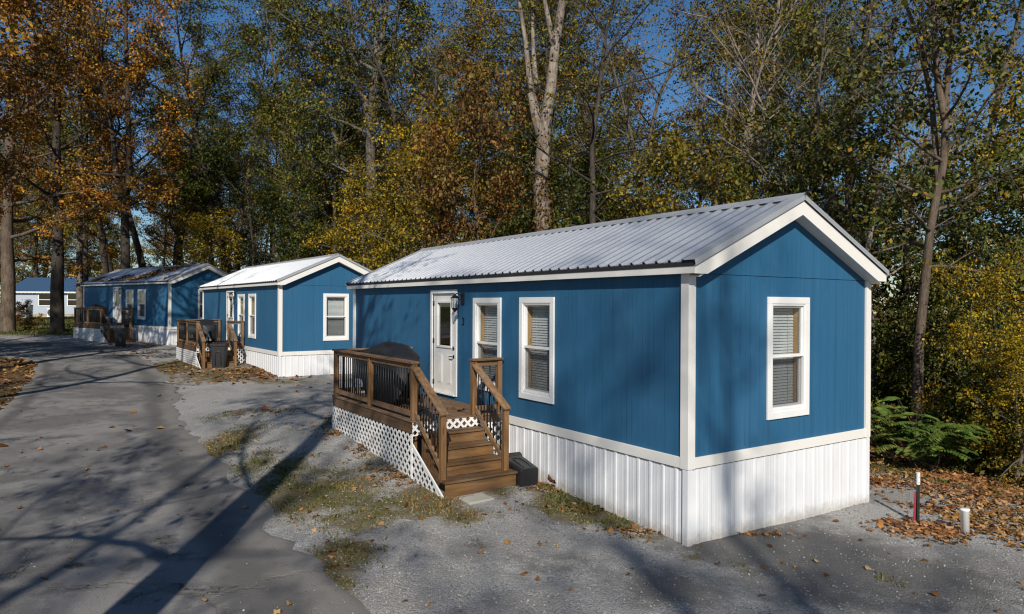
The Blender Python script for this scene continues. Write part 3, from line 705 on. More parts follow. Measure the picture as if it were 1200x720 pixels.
def build_bin():
    B = empty('trash_can', (0, 0, 0))
    m = MB()
    def ringr(z, hx, hy, r=.06, n=4):
        pts = []
        for cx, cy, a0 in ((hx - r, hy - r, 0), (-hx + r, hy - r, 90), (-hx + r, -hy + r, 180), (hx - r, -hy + r, 270)):
            for i in range(n + 1): a = R(a0 + 90 * i / n); pts.append((cx + r * math.cos(a), cy + r * math.sin(a), z))
        return pts
    prof = [(.0, .215, .19), (.02, .225, .20), (.30, .245, .225), (.62, .265, .25), (.80, .275, .262), (.82, .30, .285), (.87, .302, .288), (.872, .27, .255), (.5, .24, .23)]
    rs = [ringr(z, a, b) for z, a, b in prof]; n = len(rs[0]); vs = [p for r in rs for p in r]
    fs = [(i * n + k, i * n + (k + 1) % n, (i + 1) * n + (k + 1) % n, (i + 1) * n + k) for i in range(len(rs) - 1) for k in range(n)]
    fs.append(tuple(range(n))[::-1]); m.add(vs, fs)
    body = m.build('body', M['plastic'], B, recalc=False)
    m = MB()                                            # raised arch on the front
    pts = [(-.10, -.212, .10)] + [(-.10 * math.cos(t * math.pi / 8), -.245 - .012 * math.sin(t * math.pi / 8), .52 + .11 * math.sin(t * math.pi / 8)) for t in range(9)] + [(.10, -.212, .10)]
    m.tube(pts, .016, 6); m.build('arch_rib', M['plastic'], body)
    m = MB(); rs = [ringr(z, a, b) for z, a, b in ((.874, .312, .297), (.905, .312, .297), (.935, .27, .255), (.95, .16, .15))]; vs = [p for r in rs for p in r]
    fs = [(i * n + k, i * n + (k + 1) % n, (i + 1) * n + (k + 1) % n, (i + 1) * n + k) for i in range(3) for k in range(n)]; fs.append(tuple(range(3 * n, 4 * n))); m.add(vs, fs)
    m.build('lid', M['plastic'], B, recalc=False)
    for x in (-.235, .235):
        m = MB(); m.tube([(x - .025, .22, .085), (x + .025, .22, .085)], .085, 14); m.build('wheel', M['plastic'], B)
    m = MB(); m.tube([(-.2, .27, .80), (-.2, .34, .80), (.2, .34, .80), (.2, .27, .80)], .014, 8); m.build('handle', M['plastic'], B)
    return B
bn = build_bin(); p = at(257, 431); place(bn, p.x, p.y, p.z - .01, R(12)); tag(bn, 'black wheeled trash can standing upright before the steps of the middle cabin', 'trash can', 'black trash cans')
bn2 = copy_tree(bn); p = at(141, 406); place(bn2, p.x, p.y, p.z, R(30)); tag(bn2, 'black trash can in deep shade at the foot of the farthest cabin steps', 'trash can')
bn3 = copy_tree(bn); x, y, z, w = local(P1, (-.33, 2.98, 0)); zz = gz(x, y)
bn3.matrix_world = Matrix.Translation((x, y, zz + .155)) @ Matrix.Rotation(HY - .06, 4, 'Z') @ Matrix.Rotation(R(-86), 4, 'X') @ Matrix.Scale(.74, 4); tag(bn3, 'black trash can lying on its side in the corner between the nearest steps and skirting', 'trash can')

p = at(463 / 1. , 585); 
m = MB(); m.box(-.22, -.15, 0, .22, .15, .06); pv = m.build('paver', M['concrete'], bevel=.008); p = Vector((*hw(2.86, -1.38), 0)); pv.location = (p.x, p.y, gz(p.x, p.y) - .035); pv.rotation_euler = (0, 0, HY + .05); tag(pv, 'pale flat concrete paver on the gravel at the foot of the nearest steps', 'paver')

# pipe and stakes on the right
p = at(1131, 624); m = MB(); m.tube([(0, 0, -.2), (0, 0, .30), (0, 0, .304), (0, 0, .33), (0, 0, .334)], [.055, .055, .061, .061, .03], 20, True); po = m.build('drain_pipe', M['pvc']); po.location = p; po.rotation_euler = (R(1), R(-2), 0); tag(po, 'short white plastic pipe standing up out of the leaf litter', 'pipe')
p = at(1076, 613); st = empty('fence_post', p); st.rotation_euler = (R(-1), R(1.5), .4)
m = MB(); m.box(-.024, -.004, -.2, .024, .004, .72); m.box(-.004, -.003, -.2, .004, .03, .72)
for k in range(8): m.tube([(0, -.004, .1 + k * .08), (0, -.012, .1 + k * .08)], .006, 6)
m.build('post_shaft', M['green'], st); m = MB(); m.box(-.026, -.006, .55, .026, .006, .725); m.box(-.006, .006, .55, .006, .032, .725); m.build('white_tip', M['pvc'], st); tag(st, 'dark green metal stake with a white tip beside the white pipe', 'stake')
p = at(1071.5, 612); m = MB(); m.box(-.016, -.012, -.2, .016, .012, .43); ro = m.build('survey_stake', M['red'], bevel=.002); ro.location = p; ro.rotation_euler = (R(1), R(2.5), .3); tag(ro, 'shorter faded red stake close beside the green metal stake', 'stake')

p = at(654, 572); g_ = random.Random(3); m = MB()
for i in range(5):                                       # big curled dead leaves
    a = g_.uniform(0, 6.28); ln = g_.uniform(.16, .26); vs = []; c0 = Vector((g_.uniform(-.1, .1), g_.uniform(-.06, .06), .02))
    for j in range(6):
        t = j / 5; w_ = .07 * math.sin(math.pi * min(1, t * .9 + .08)) ; ax = Vector((math.cos(a), math.sin(a), 0)); sx_ = Vector((-math.sin(a), math.cos(a), 0))
        q = c0 + ax * ln * (t - .5) + Vector((0, 0, .05 + .09 * (t - .4) ** 2 * 4 * (.4 + .6 * (i % 2))))
        vs += [q - sx_ * w_ + Vector((0, 0, .035)), q, q + sx_ * w_ + Vector((0, 0, .03))]
    m.add(vs, [(3 * j + k_, 3 * j + k_ + 1, 3 * j + k_ + 4, 3 * j + k_ + 3) for j in range(5) for k_ in (0, 1)], True)
m.tube([(-.18, 0, .03), (0, .02, .06), (.2, .03, .10)], [.008, .007, .004], 6)
dl = m.build('dead_leaf_spray', m_plain('dead_leaf_brown', (.20, .095, .045), .85, 0, .2, .4, 25), None, recalc=False); dl.location = p; tag(dl, 'curled brown dead leaf spray lying on the gravel by the white skirting', 'dead leaves')
# ------------------------------------------------------------------ ground, road, litter
rng = np.random.default_rng(11)
def vnoise(X, Y, sc, seed=0):
    """cheap smooth value noise on arrays"""
    X = np.asarray(X) * sc + seed * 17.3; Y = np.asarray(Y) * sc + seed * 5.7
    xi = np.floor(X).astype(int); yi = np.floor(Y).astype(int); fx = X - xi; fy = Y - yi; fx = fx * fx * (3 - 2 * fx); fy = fy * fy * (3 - 2 * fy)
    def h(a, b):
        n = (a * 374761393 + b * 668265263 + seed * 1442695) & 0x7fffffff; n = ((n ^ (n >> 13)) * 1274126177) & 0x7fffffff
        return ((n ^ (n >> 16)) & 0xffff) / 65535.0
    return (h(xi, yi) * (1 - fx) + h(xi + 1, yi) * fx) * (1 - fy) + (h(xi, yi + 1) * (1 - fx) + h(xi + 1, yi + 1) * fx) * fy
def fbm(X, Y, sc, seed=0, n=4):
    o = 0; a = .5
    for i in range(n): o = o + a * vnoise(X, Y, sc * 2 ** i, seed + i); a *= .5
    return o / (1 - .5 ** n)
def sstep(x, a, b):
    t = np.clip((x - a) / (b - a), 0, 1); return t * t * (3 - 2 * t)

RE = [(3.2, -14), (2.0, -3), (.3, 3.2)] + [tuple(at(u, v)[:2]) for u, v in ((425, 720), (372, 662), (310, 600), (262, 552), (232, 520), (212, 480), (203, 450), (184, 430), (150, 413), (105, 404), (60, 401.5))] + [(-42, 43), (-70, 40), (-110, 38)]
LE = [(-4.6, -14), (-5.2, -3), (-6.6, 4), (-8.6, 9.5)] + [tuple(at(u, v)[:2]) for u, v in ((-60, 520), (0, 486), (30, 453), (45, 434), (42, 424), (20, 419), (-20, 417))] + [(-40, 31), (-70, 29), (-110, 28)]
def resample(pts, n):
    P = np.array(pts, float); 
    for _ in range(2):                                  # Chaikin smoothing
        Q = [P[0]]
        for a, b in zip(P[:-1], P[1:]): Q += [a * .75 + b * .25, a * .25 + b * .75]
        P = np.array(Q + [P[-1]])
    d = np.r_[0, np.cumsum(np.hypot(*np.diff(P, axis=0).T))]
    s = np.linspace(0, 1, n) ** 1.0 * d[-1]
    return np.c_[np.interp(s, d, P[:, 0]), np.interp(s, d, P[:, 1])]
NR = 520
RR, LL = resample(RE, NR), resample(LE, NR)
def in_poly(X, Y, poly):
    c = np.zeros(X.shape, bool); n = len(poly); j = n - 1
    for i in range(n):
        xi, yi = poly[i]; xj, yj = poly[j]
        if yi != yj: c ^= ((yi > Y) != (yj > Y)) & (X < (xj - xi) * (Y - yi) / (yj - yi) + xi)
        j = i
    return c
def poly_dist(X, Y, line):
    d = np.full(X.shape, 1e9)
    for (x0, y0), (x1, y1) in zip(line[:-1], line[1:]):
        ex, ey = x1 - x0, y1 - y0; t = np.clip(((X - x0) * ex + (Y - y0) * ey) / (ex * ex + ey * ey + 1e-12), 0, 1)
        d = np.minimum(d, np.hypot(X - x0 - t * ex, Y - y0 - t * ey))
    return d

def blob(spec):
    u, v, ru, rv, s = spec; P = at(u, v); d = P.y; h = CAMZ - P.z
    return (P.x, P.y, 1.12 * ru * d / F, 1.12 * rv * d * d / (F * h), s)
GRASS = [blob(s) for s in ((262, 520, 40, 22, .8), (300, 540, 34, 16, .7), (375, 578, 75, 26, 1), (330, 560, 30, 24, .8), (425, 600, 70, 24, .8), (402, 655, 46, 26, .9), (385, 690, 40, 26, .9), (500, 590, 50, 20, .85), (540, 606, 36, 12, .9), (440, 545, 30, 18, .6),
        (650, 577, 40, 16, .8), (675, 598, 58, 16, 1), (720, 613, 36, 10, .8), (765, 632, 26, 8, .6), (585, 575, 30, 12, .6), (210, 430, 60, 9, .9), (270, 438, 60, 7, .9), (330, 447, 60, 5, .6), (270, 486, 28, 8, .6), (330, 480, 55, 8, .5), (396, 490, 22, 14, .7), (300, 447, 50, 6, .4), (740, 630, 20, 6, .5),
        (870, 665, 20, 8, .5), (1040, 680, 26, 12, .45), (588, 605, 16, 5, .6), (812, 655, 18, 4, .6), (560, 640, 30, 8, .4))]
LEAF = [blob(s) for s in ((250, 428, 70, 8, .62), (300, 436, 60, 7, .75), (230, 440, 60, 8, .4), (440, 520, 24, 10, .7), (470, 555, 40, 10, .6), (1040, 565, 40, 8, .9), (1085, 622, 50, 14, .8), (640, 570, 30, 8, .7), (690, 598, 40, 5, .6), (745, 624, 40, 5, .55), (610, 556, 26, 6, .8), (880, 626, 60, 4, .4), (405, 500, 20, 8, .7), (150, 405, 60, 4, .6))]
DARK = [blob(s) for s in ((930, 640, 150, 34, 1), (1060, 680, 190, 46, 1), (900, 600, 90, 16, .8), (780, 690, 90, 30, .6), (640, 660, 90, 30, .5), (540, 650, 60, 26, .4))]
def blobs(X, Y, L_):
    o = np.zeros(X.shape)
    for x, y, rx, ry, s in L_: o = np.maximum(o, s * np.clip(1.25 - np.hypot((X - x) / rx, (Y - y) / ry) * .9, 0, 1))
    return o
LA, LB = at(1018, 592), at(1200, 668)
WA, WB = at(1020, 543), at(1200, 583)
def side(X, Y, A, B):                                   # metres beyond the line A-B
    ex, ey = B.x - A.x, B.y - A.y; l = math.hypot(ex, ey); return -((X - A.x) * ey - (Y - A.y) * ex) / l
def hframe(X, Y):
    dx, dy = X - HC.x, Y - HC.y; return dx * EA.x + dy * EA.y, dx * EB.x + dy * EB.y
ROADPOLY = np.r_[RR, LL[::-1]]
def masks(X, Y):
    a, b = hframe(X, Y)
    n1 = fbm(X, Y, .5, 3); n2 = fbm(X, Y, 2.2, 8)
    forest = sstep(b + (n1 - .5) * 2.0, 6.3, 7.6)
    forest = np.maximum(forest, sstep(a, 60, 70) * sstep(b, -4, 0))
    lawn = sstep(a, 41, 46) * (1 - sstep(b, 0, 6)) * sstep(Y, 40, 44)
    grass = blobs(X, Y, GRASS) * (.55 + .9 * n2)
    wd = side(X, Y, WA, WB); ld = side(X, Y, LA, LB)
    edge = np.exp(-((wd + .1) / .55) ** 2) * (b > 4.2) * (a < 9)
    grass = np.maximum(grass, edge * 1.0)
    leaf = blobs(X, Y, LEAF) * (.45 + n2)
    lr = sstep(ld + (n1 - .5) * 1.6, .05, .9) * (b > 3.6) * (a < 8) * (1 - .85 * sstep(n1, .50, .62) * (1 - sstep(X, 6.3, 7.3)) * (1 - sstep(wd, -1.2, -.5))) * (1 - .55 * np.exp(-((wd + .1) / .5) ** 2))
    leaf = np.maximum(leaf, lr * .56)
    left = np.zeros(X.shape)
    inroad = in_poly(X, Y, ROADPOLY)
    lx = np.interp(Y, LL[:, 1][:NR * 6 // 10], LL[:, 0][:NR * 6 // 10])
    verge = ((X < lx + .3) & ~inroad & (Y < 31)) * 1.0
    verge2 = ((b < -2.0) & ~inroad & (a > 12) & (Y > 30)) * .5
    leaf = np.maximum(leaf, np.maximum(verge * (.25 + .7 * n1), verge2 * n1 * .9))
    grass = np.maximum(grass, np.maximum(verge * .8 * (1.6 * n2), verge2 * n2))
    leaf = np.maximum(leaf, forest * (.5 + .8 * n2)); 
    leaf = np.maximum(leaf, lawn * np.clip(n1 * 1.6 - .55, 0, 1))
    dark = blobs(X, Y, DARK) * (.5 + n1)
    soil = np.clip(forest + verge * .8 + verge2 * .6, 0, 1)
    return np.clip(grass, 0, 1), np.clip(leaf, 0, 1), np.clip(dark, 0, 1), soil, lawn

def axis_pts(segs):
    o = []
    for a, b, st in segs: o += list(np.arange(a, b, st))
    return np.array(o + [segs[-1][1]])
gx = axis_pts([(-400, -120, 28), (-120, -50, 3.5), (-50, -24, .9), (-24, -9, .26), (-9, 10, .12), (10, 16, .3), (16, 40, 1.5), (40, 120, 6), (120, 400, 28)])
gy = axis_pts([(-60, -8, 4), (-8, 4, .6), (4, 16, .12), (16, 34, .28), (34, 60, .8), (60, 130, 3), (130, 500, 25)])
GX, GY = np.meshgrid(gx, gy)
GZ = gz_arr(GX, GY) + (fbm(GX, GY, 1.6, 21) - .5) * .03
_a, _b = hframe(GX, GY)
mk = masks(GX, GY)
GZ += mk[3] * (fbm(GX, GY, .6, 5) - .5) * .22 + mk[0] * .02
ny, nx = GX.shape
idx = np.arange(ny * nx).reshape(ny, nx)
Fc = np.stack([idx[:-1, :-1], idx[:-1, 1:], idx[1:, 1:], idx[1:, :-1]], -1).reshape(-1, 4)

k = NT('gravel_ground'); co = k.coords()
at1 = k.n('Attribute', attribute_name='mask_a'); at2 = k.n('Attribute', attribute_name='mask_b')
s1 = k.n('SeparateColor'); k.t.links.new(at1.outputs['Color'], s1.inputs[0]); s2 = k.n('SeparateColor'); k.t.links.new(at2.outputs['Color'], s2.inputs[0])
def voro(vec, scale, feature='F1'):
    v = k.n('TexVoronoi', feature=feature); v.inputs['Scale'].default_value = scale; k.t.links.new(vec, v.inputs['Vector']); return v
v1 = voro(co, 58); v2 = voro(co, 120); v3 = voro(co, 17)
stone = k.ramp(v1.outputs['Color'], [(0, (.17, .164, .155)), (.45, (.325, .315, .30)), (.75, (.43, .42, .40)), (1, (.54, .53, .51))])
stone2 = k.ramp(v2.outputs['Color'], [(0, (.19, .184, .174)), (.6, (.34, .33, .315)), (1, (.49, .48, .46))])
nb, _ = k.noise(co, .55, 6, .6); nm, _ = k.noise(co, 3.2, 6, .65); nf, _ = k.noise(co, 26, 4)
grav = k.mix(k.smooth(nm, .4, .62), stone, stone2)
grav = k.mix(k.math('MULTIPLY', k.smooth(nb, .44, .66), .5), grav, (.20, .185, .165))
grav = k.mix(k.math('MULTIPLY', k.smooth(nf, .55, .75), .35), grav, (.13, .125, .12))
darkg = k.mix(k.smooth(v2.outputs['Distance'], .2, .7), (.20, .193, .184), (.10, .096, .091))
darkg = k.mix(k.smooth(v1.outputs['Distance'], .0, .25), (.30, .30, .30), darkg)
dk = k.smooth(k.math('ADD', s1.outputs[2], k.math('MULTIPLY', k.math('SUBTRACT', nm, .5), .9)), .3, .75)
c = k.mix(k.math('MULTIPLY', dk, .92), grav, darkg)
soil = k.mix(nm, (.055, .042, .028), (.13, .10, .07))
sf = k.smooth(k.math('ADD', s2.outputs[0], k.math('MULTIPLY', k.math('SUBTRACT', nm, .5), .6)), .3, .6)
c = k.mix(sf, c, soil)
gcol = k.mix(k.smooth(nf, .35, .65), (.085, .064, .024), (.20, .150, .068))
gcol = k.mix(k.smooth(nb, .40, .6), gcol, k.mix(nf, (.06, .058, .018), (.15, .125, .048)))
gf = k.smooth(k.math('ADD', s1.outputs[0], k.math('MULTIPLY', k.math('SUBTRACT', k.math('ADD', k.math('MULTIPLY', nm, .55), k.math('MULTIPLY', nf, .45)), .5), 1.5)), .32, .75)
c = k.mix(k.math('MULTIPLY', gf, .92), c, gcol)
lawnc = k.mix(nf, (.035, .06, .012), (.09, .11, .03)); c = k.mix(k.smooth(k.math('ADD', s2.outputs[1], k.math('MULTIPLY', k.math('SUBTRACT', nm, .5), .5)), .35, .7), c, lawnc)
lv = voro(k.mapping(co, (1, 1, .3)), 15); lcol = k.ramp(lv.outputs['Color'], [(0, (.12, .06, .026)), (.4, (.25, .135, .06)), (.7, (.36, .21, .10)), (1, (.44, .30, .16))])
lcol = k.mix(k.smooth(lv.outputs['Distance'], .25, .6), lcol, (.05, .03, .015))
sel = k.n('SeparateColor'); k.t.links.new(lv.outputs['Color'], sel.inputs[0])
lf = k.smooth(k.math('ADD', k.math('ADD', s1.outputs[1], k.math('MULTIPLY', k.math('SUBTRACT', nm, .5), .9)), k.math('MULTIPLY', k.math('SUBTRACT', sel.outputs[1], .5), .6)), .42, .52)
c = k.mix(lf, c, lcol)
hgt = k.math('ADD', k.math('MULTIPLY', k.math('SUBTRACT', 1, v1.outputs['Distance']), .5), k.math('ADD', k.math('MULTIPLY', nf, .8), k.math('MULTIPLY', nm, 1.2)))
k.pbr(c, .95, 0, k.bump(hgt, .85, .026), .15)
M['ground'] = k.m
me = np_mesh('ground', np.stack([GX, GY, GZ], -1).reshape(-1, 3), Fc, M['ground'], True)
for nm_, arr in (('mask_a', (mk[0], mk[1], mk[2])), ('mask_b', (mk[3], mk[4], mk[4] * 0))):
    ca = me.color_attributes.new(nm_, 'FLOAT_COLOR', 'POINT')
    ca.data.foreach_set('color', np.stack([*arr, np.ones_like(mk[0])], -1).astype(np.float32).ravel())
g = bpy.data.objects.new('ground', me); link(g); tag(g, 'grey gravel ground with patches of dry grass and fallen leaves', 'ground', kind='structure')
from mathutils.bvhtree import BVHTree
def ground_z(X, Y):                                     # height of the built sheet (bilinear)
    X = np.asarray(X, float); Y = np.asarray(Y, float)
    i = np.clip(np.searchsorted(gx, X) - 1, 0, nx - 2); j = np.clip(np.searchsorted(gy, Y) - 1, 0, ny - 2)
    fx = (X - gx[i]) / (gx[i + 1] - gx[i]); fy = (Y - gy[j]) / (gy[j + 1] - gy[j])
    return (GZ[j, i] * (1 - fx) + GZ[j, i + 1] * fx) * (1 - fy) + (GZ[j + 1, i] * (1 - fx) + GZ[j + 1, i + 1] * fx) * fy
def g1(x, y): return float(ground_z(np.array([x]), np.array([y]))[0])

# road: a worn sheet over the ground, ragged thin edges
k = NT('worn_asphalt'); co = k.coords()
a, _ = k.noise(co, .35, 6, .6); b, _ = k.noise(co, 2.0, 6, .65); f, _ = k.noise(co, 60, 3); v = voro(co, 110)
c = k.mix(k.smooth(a, .42, .57), (.118, .112, .107), (.225, .214, .203))
c = k.mix(k.math('MULTIPLY', k.smooth(b, .50, .63), .75), c, (.075, .072, .070))
c = k.mix(k.math('MULTIPLY', k.smooth(b, .28, .42), -.35), c, (.2, .2, .2))
c = k.mix(k.smooth(v.outputs['Distance'], .0, .55), (.34, .33, .315), c)
c = k.mix(k.math('MULTIPLY', k.smooth(f, .55, .8), .5), c, (.03, .03, .031))
wv, _w2 = k.noise(co, .9, 5, .7); wc = k.n('VectorMath', operation='MULTIPLY_ADD'); k.t.links.new(_w2, wc.inputs[0]); wc.inputs[1].default_value = (1.3, 1.3, 0); k.t.links.new(co, wc.inputs[2])
cr = voro(wc.outputs[0], .32, 'DISTANCE_TO_EDGE'); crk = k.math('MULTIPLY', k.math('SUBTRACT', 1, k.smooth(cr.outputs['Distance'], .004, .016)), k.smooth(a, .44, .53))
c = k.mix(k.math('MULTIPLY', crk, .7), c, (.19, .17, .145))
cr2 = voro(wc.outputs[0], .75, 'DISTANCE_TO_EDGE'); crk2 = k.math('MULTIPLY', k.math('SUBTRACT', 1, k.smooth(cr2.outputs['Distance'], .003, .010)), k.smooth(b, .52, .6))
c = k.mix(k.math('MULTIPLY', crk2, .75), c, (.028, .026, .024))
ea_ = k.n('Attribute', attribute_name='edge'); band = k.smooth(k.math('ADD', ea_.outputs['Fac'], k.math('MULTIPLY', k.math('SUBTRACT', a, .5), .9)), .02, .38)
c = k.mix(k.math('MULTIPLY', band, .75), c, k.mix(f, (.060, .058, .057), (.115, .111, .107))); ef = k.smooth(k.math('ADD', ea_.outputs['Fac'], k.math('MULTIPLY', k.math('SUBTRACT', b, .5), 1.0)), .45, .85)
c = k.mix(k.math('MULTIPLY', ef, .85), c, k.mix(f, (.14, .125, .105), (.29, .28, .265)))
h = k.math('ADD', k.math('MULTIPLY', f, .5), k.math('SUBTRACT', 1, v.outputs['Distance']))
k.pbr(c, .9, 0, k.bump(k.math('SUBTRACT', h, k.math('MULTIPLY', k.math('ADD', crk, crk2), 2)), .5, .008), .25)
M['asphalt'] = k.m
ts = np.array([-.02, 0, .02, .06, .11, .17, .24, .3, .5, .7, .85, .94, .98, 1.0, 1.02]); nt_ = len(ts)
jr = (fbm(RR[:, 0], RR[:, 1], 1.1, 31) - .5) * .7 + (fbm(RR[:, 0], RR[:, 1], 5, 33) - .5) * .34; jl = (fbm(LL[:, 0], LL[:, 1], 1.1, 41) - .5) * .5
VR = []; ED = []
for i in range(NR):
    d = LL[i] - RR[i]; l = np.hypot(*d); u = d / l
    for j, t in enumerate(ts):
        p = RR[i] + d * t + u * (jr[i] * (1 - min(1, t * 4)) + jl[i] * max(0, (t - .75) * 4) if 0 <= t <= 1 else (jr[i] if t < 0 else jl[i]))
        off = .022 if .01 < t < .99 else (.008 if 0 <= t <= 1 else -.03)
        VR.append((p[0], p[1], off)); ED.append(max(0, 1 - min(t, (1 - t) * 1.6) * 4.2) if 0 <= t <= 1 else 1)
VR = np.array(VR); VR[:, 2] += ground_z(VR[:, 0], VR[:, 1])
ii = np.arange(NR * nt_).reshape(NR, nt_); Fr = np.stack([ii[:-1, :-1], ii[:-1, 1:], ii[1:, 1:], ii[1:, :-1]], -1).reshape(-1, 4)[:, ::-1]
me = np_mesh('road', VR, Fr, M['asphalt'], True)
at_ = me.attributes.new('edge', 'FLOAT', 'POINT'); at_.data.foreach_set('value', np.array(ED, np.float32))
ro = bpy.data.objects.new('road', me); link(ro); tag(ro, 'worn cracked grey asphalt lane curving past the cabins', 'road', kind='structure')
def top_z(X, Y):
    z = ground_z(X, Y); return np.where(in_poly(np.asarray(X), np.asarray(Y), ROADPOLY), z + .024, z)

# scatter helpers
def in_house(X, Y, pad=0.0):
    o = np.zeros(X.shape, bool)
    for P in (P1, P2, P3):
        dx, dy = X - P[0], Y - P[1]; c, s = math.cos(P[3]), math.sin(P[3]); bx = dx * c + dy * s; ay = -dx * s + dy * c
        o |= (bx > -pad) & (bx < WD + pad) & (ay > -pad) & (ay < L + pad)
        o |= (bx > DX0 - pad) & (bx < .1) & (ay > DY0 - 1.15) & (ay < DY1)
    return o
def leaf_mesh(name, C, T_, N_, ln, wd, mat, fold=.25):
    """diamond leaves: centres C, directions T_, normals N_"""
    Sd = np.cross(T_, N_); Sd /= np.linalg.norm(Sd, axis=1)[:, None] + 1e-9
    l = ln[:, None]; w = wd[:, None]
    V = np.empty((len(C), 4, 3), np.float32)
    V[:, 0] = C - T_ * l * .5; V[:, 1] = C + Sd * w * .5 + N_ * w * fold + T_ * l * .05; V[:, 2] = C + T_ * l * .5; V[:, 3] = C - Sd * w * .5 + N_ * w * fold + T_ * l * .05
    n = len(C); Fq = np.arange(n * 4).reshape(n, 4)
    return np_mesh(name, V.reshape(-1, 3), Fq, mat)
M['litter'] = m_leaf('fallen_leaf', [(0, (.10, .048, .02)), (.3, (.22, .11, .046)), (.55, (.33, .18, .08)), (.8, (.43, .26, .13)), (.93, (.50, .33, .18)), (1, (.42, .20, .05))], .12, 0, clump=0.0)
def scatter(n, x0, x1, y0, y1, dens):
    X = rng.uniform(x0, x1, n); Y = rng.uniform(y0, y1, n); D = dens(X, Y); keep = rng.random(n) < D
    return X[keep], Y[keep]
def litter_density(X, Y):
    m = masks(X, Y); d = m[1] ** 1.3; base = .006 - .001 * (in_poly(X, Y, ROADPOLY)); 
    d = np.where(in_poly(X, Y, ROADPOLY), base * 1.0, np.maximum(d, base + m[0] * .035)); d[in_house(X, Y, .0)] = 0; return d
parts = [scatter(60000, -12, 12, 5, 15, litter_density), scatter(30000, -22, 14, 15, 34, litter_density), scatter(26000, 3, 13, 7, 15, lambda X, Y: litter_density(X, Y) * (masks(X, Y)[1] > .3))]
# leaves that blew onto the decks and the roof of the farthest cabin
X = np.concatenate([p[0] for p in parts]); Y = np.concatenate([p[1] for p in parts]); Z = top_z(X, Y) + .012
dist = np.hypot(X, Y)
def flat_leaves(X, Y, Z, size):
    n = len(X); az = rng.uniform(0, 2 * np.pi, n); T_ = np.stack([np.cos(az), np.sin(az), rng.normal(0, .18, n)], -1); T_ /= np.linalg.norm(T_, axis=1)[:, None]
    N_ = np.stack([rng.normal(0, .42, n), rng.normal(0, .42, n), np.ones(n)], -1); N_ -= T_ * (N_ * T_).sum(1)[:, None]; N_ /= np.linalg.norm(N_, axis=1)[:, None]
    ln = size * rng.uniform(.45, 1.45, n); return np.stack([X, Y, Z], -1), T_, N_, ln, ln * rng.uniform(.5, .8, n)
def six_leaf_mesh(name, C, T_, N_, ln, wd, mat):
    """lobed leaves: an eight-cornered star-like outline, slightly cupped"""
    n = len(C); Sd = np.cross(T_, N_); ang = np.array([0, .55, 1.05, 1.9, 2.6, np.pi, -2.6, -1.9, -1.05, -.55]); rad = np.array([.55, .30, .52, .27, .42, .34, .42, .27, .52, .30])
    V = np.empty((n, 10, 3), np.float32)
    for i, (a, r) in enumerate(zip(ang, rad)):
        V[:, i] = C + T_ * (np.cos(a) * r * ln)[:, None] + Sd * (np.sin(a) * r * wd * 1.3)[:, None] + N_ * (np.abs(np.sin(a)) * r * rng.uniform(.1, 1.0, n) * wd + rng.normal(0, .006, n))[:, None]
    # fan of five quads around the outline
    fq = np.array([[0, 1, 9, 9], [1, 2, 3, 1]]); tri = np.array([[9, 0, 1, 1]])
    base = (np.arange(n) * 10)[:, None, None]; Q = np.array([[9, 0, 1, 8], [1, 2, 3, 7], [8, 1, 7, 7], [3, 4, 5, 6], [3, 6, 7, 7], [7, 7, 8, 8]])
    T3 = np.array([[9, 0, 1], [9, 1, 2], [9, 2, 8], [8, 2, 3], [8, 3, 7], [7, 3, 4], [7, 4, 6], [6, 4, 5]])
    F3 = (base + T3[None]).reshape(-1, 3)
    return np_mesh(name, V.reshape(-1, 3), F3, mat)
near = dist < 16
me = six_leaf_mesh('leaf_litter', *flat_leaves(X[near], Y[near], Z[near], .084), M['litter']); o = bpy.data.objects.new('leaf_litter', me); link(o); tag(o, 'brown fallen leaves lying over gravel, road and slope', 'leaf litter', kind='stuff')
me = leaf_mesh('leaf_litter', *flat_leaves(X[~near], Y[~near], Z[~near], .16), M['litter']); o = bpy.data.objects.new('leaf_litter', me); link(o); tag(o, 'brown leaves scattered farther off around the other cabins', 'leaf litter', kind='stuff')
def on_deck(P, n, x0, x1, y0, y1, z, slope=0):
    bx = rng.uniform(x0, x1, n); ay = rng.uniform(y0, y1, n); c, s = math.cos(P[3]), math.sin(P[3])
    return P[0] + bx * c - ay * s, P[1] + bx * s + ay * c, P[2] + z + bx * slope + .012 + rng.uniform(0, .02, n)
DL = [on_deck(P2, 420, DX0, DX1, DY0, 7.9, ZD), on_deck(P3, 200, DX0, DX1, DY0, 7.9, ZD), on_deck(P1, 26, DX0, DX1, DY0, 5.2, ZD), on_deck(P1, 30, DX0, DX1, 6.2, 7.9, ZD)]
me = leaf_mesh('leaf_litter', *flat_leaves(*[np.concatenate([d[i] for d in DL]) for i in range(3)], .11), M['litter']); o = bpy.data.objects.new('leaf_litter', me); link(o); tag(o, 'dry leaves lying on the boards of the decks', 'leaf litter', kind='stuff')
bx = rng.uniform(.0, 1.9, 2600); ay = rng.uniform(.5, 11, 2600); kk = fbm(bx * .8, ay, .55, 77) > .52; bx, ay = bx[kk], ay[kk]; c, s = math.cos(P3[3]), math.sin(P3[3])
me = leaf_mesh('leaf_litter', *flat_leaves(P3[0] + bx * c - ay * s, P3[1] + bx * s + ay * c, P3[2] + RZ0 + (bx - XE) * SLOPE + .05, .15), M['litter']); o = bpy.data.objects.new('leaf_litter', me); link(o); tag(o, 'drift of brown leaves on the roof of the farthest cabin', 'leaf litter', kind='stuff')

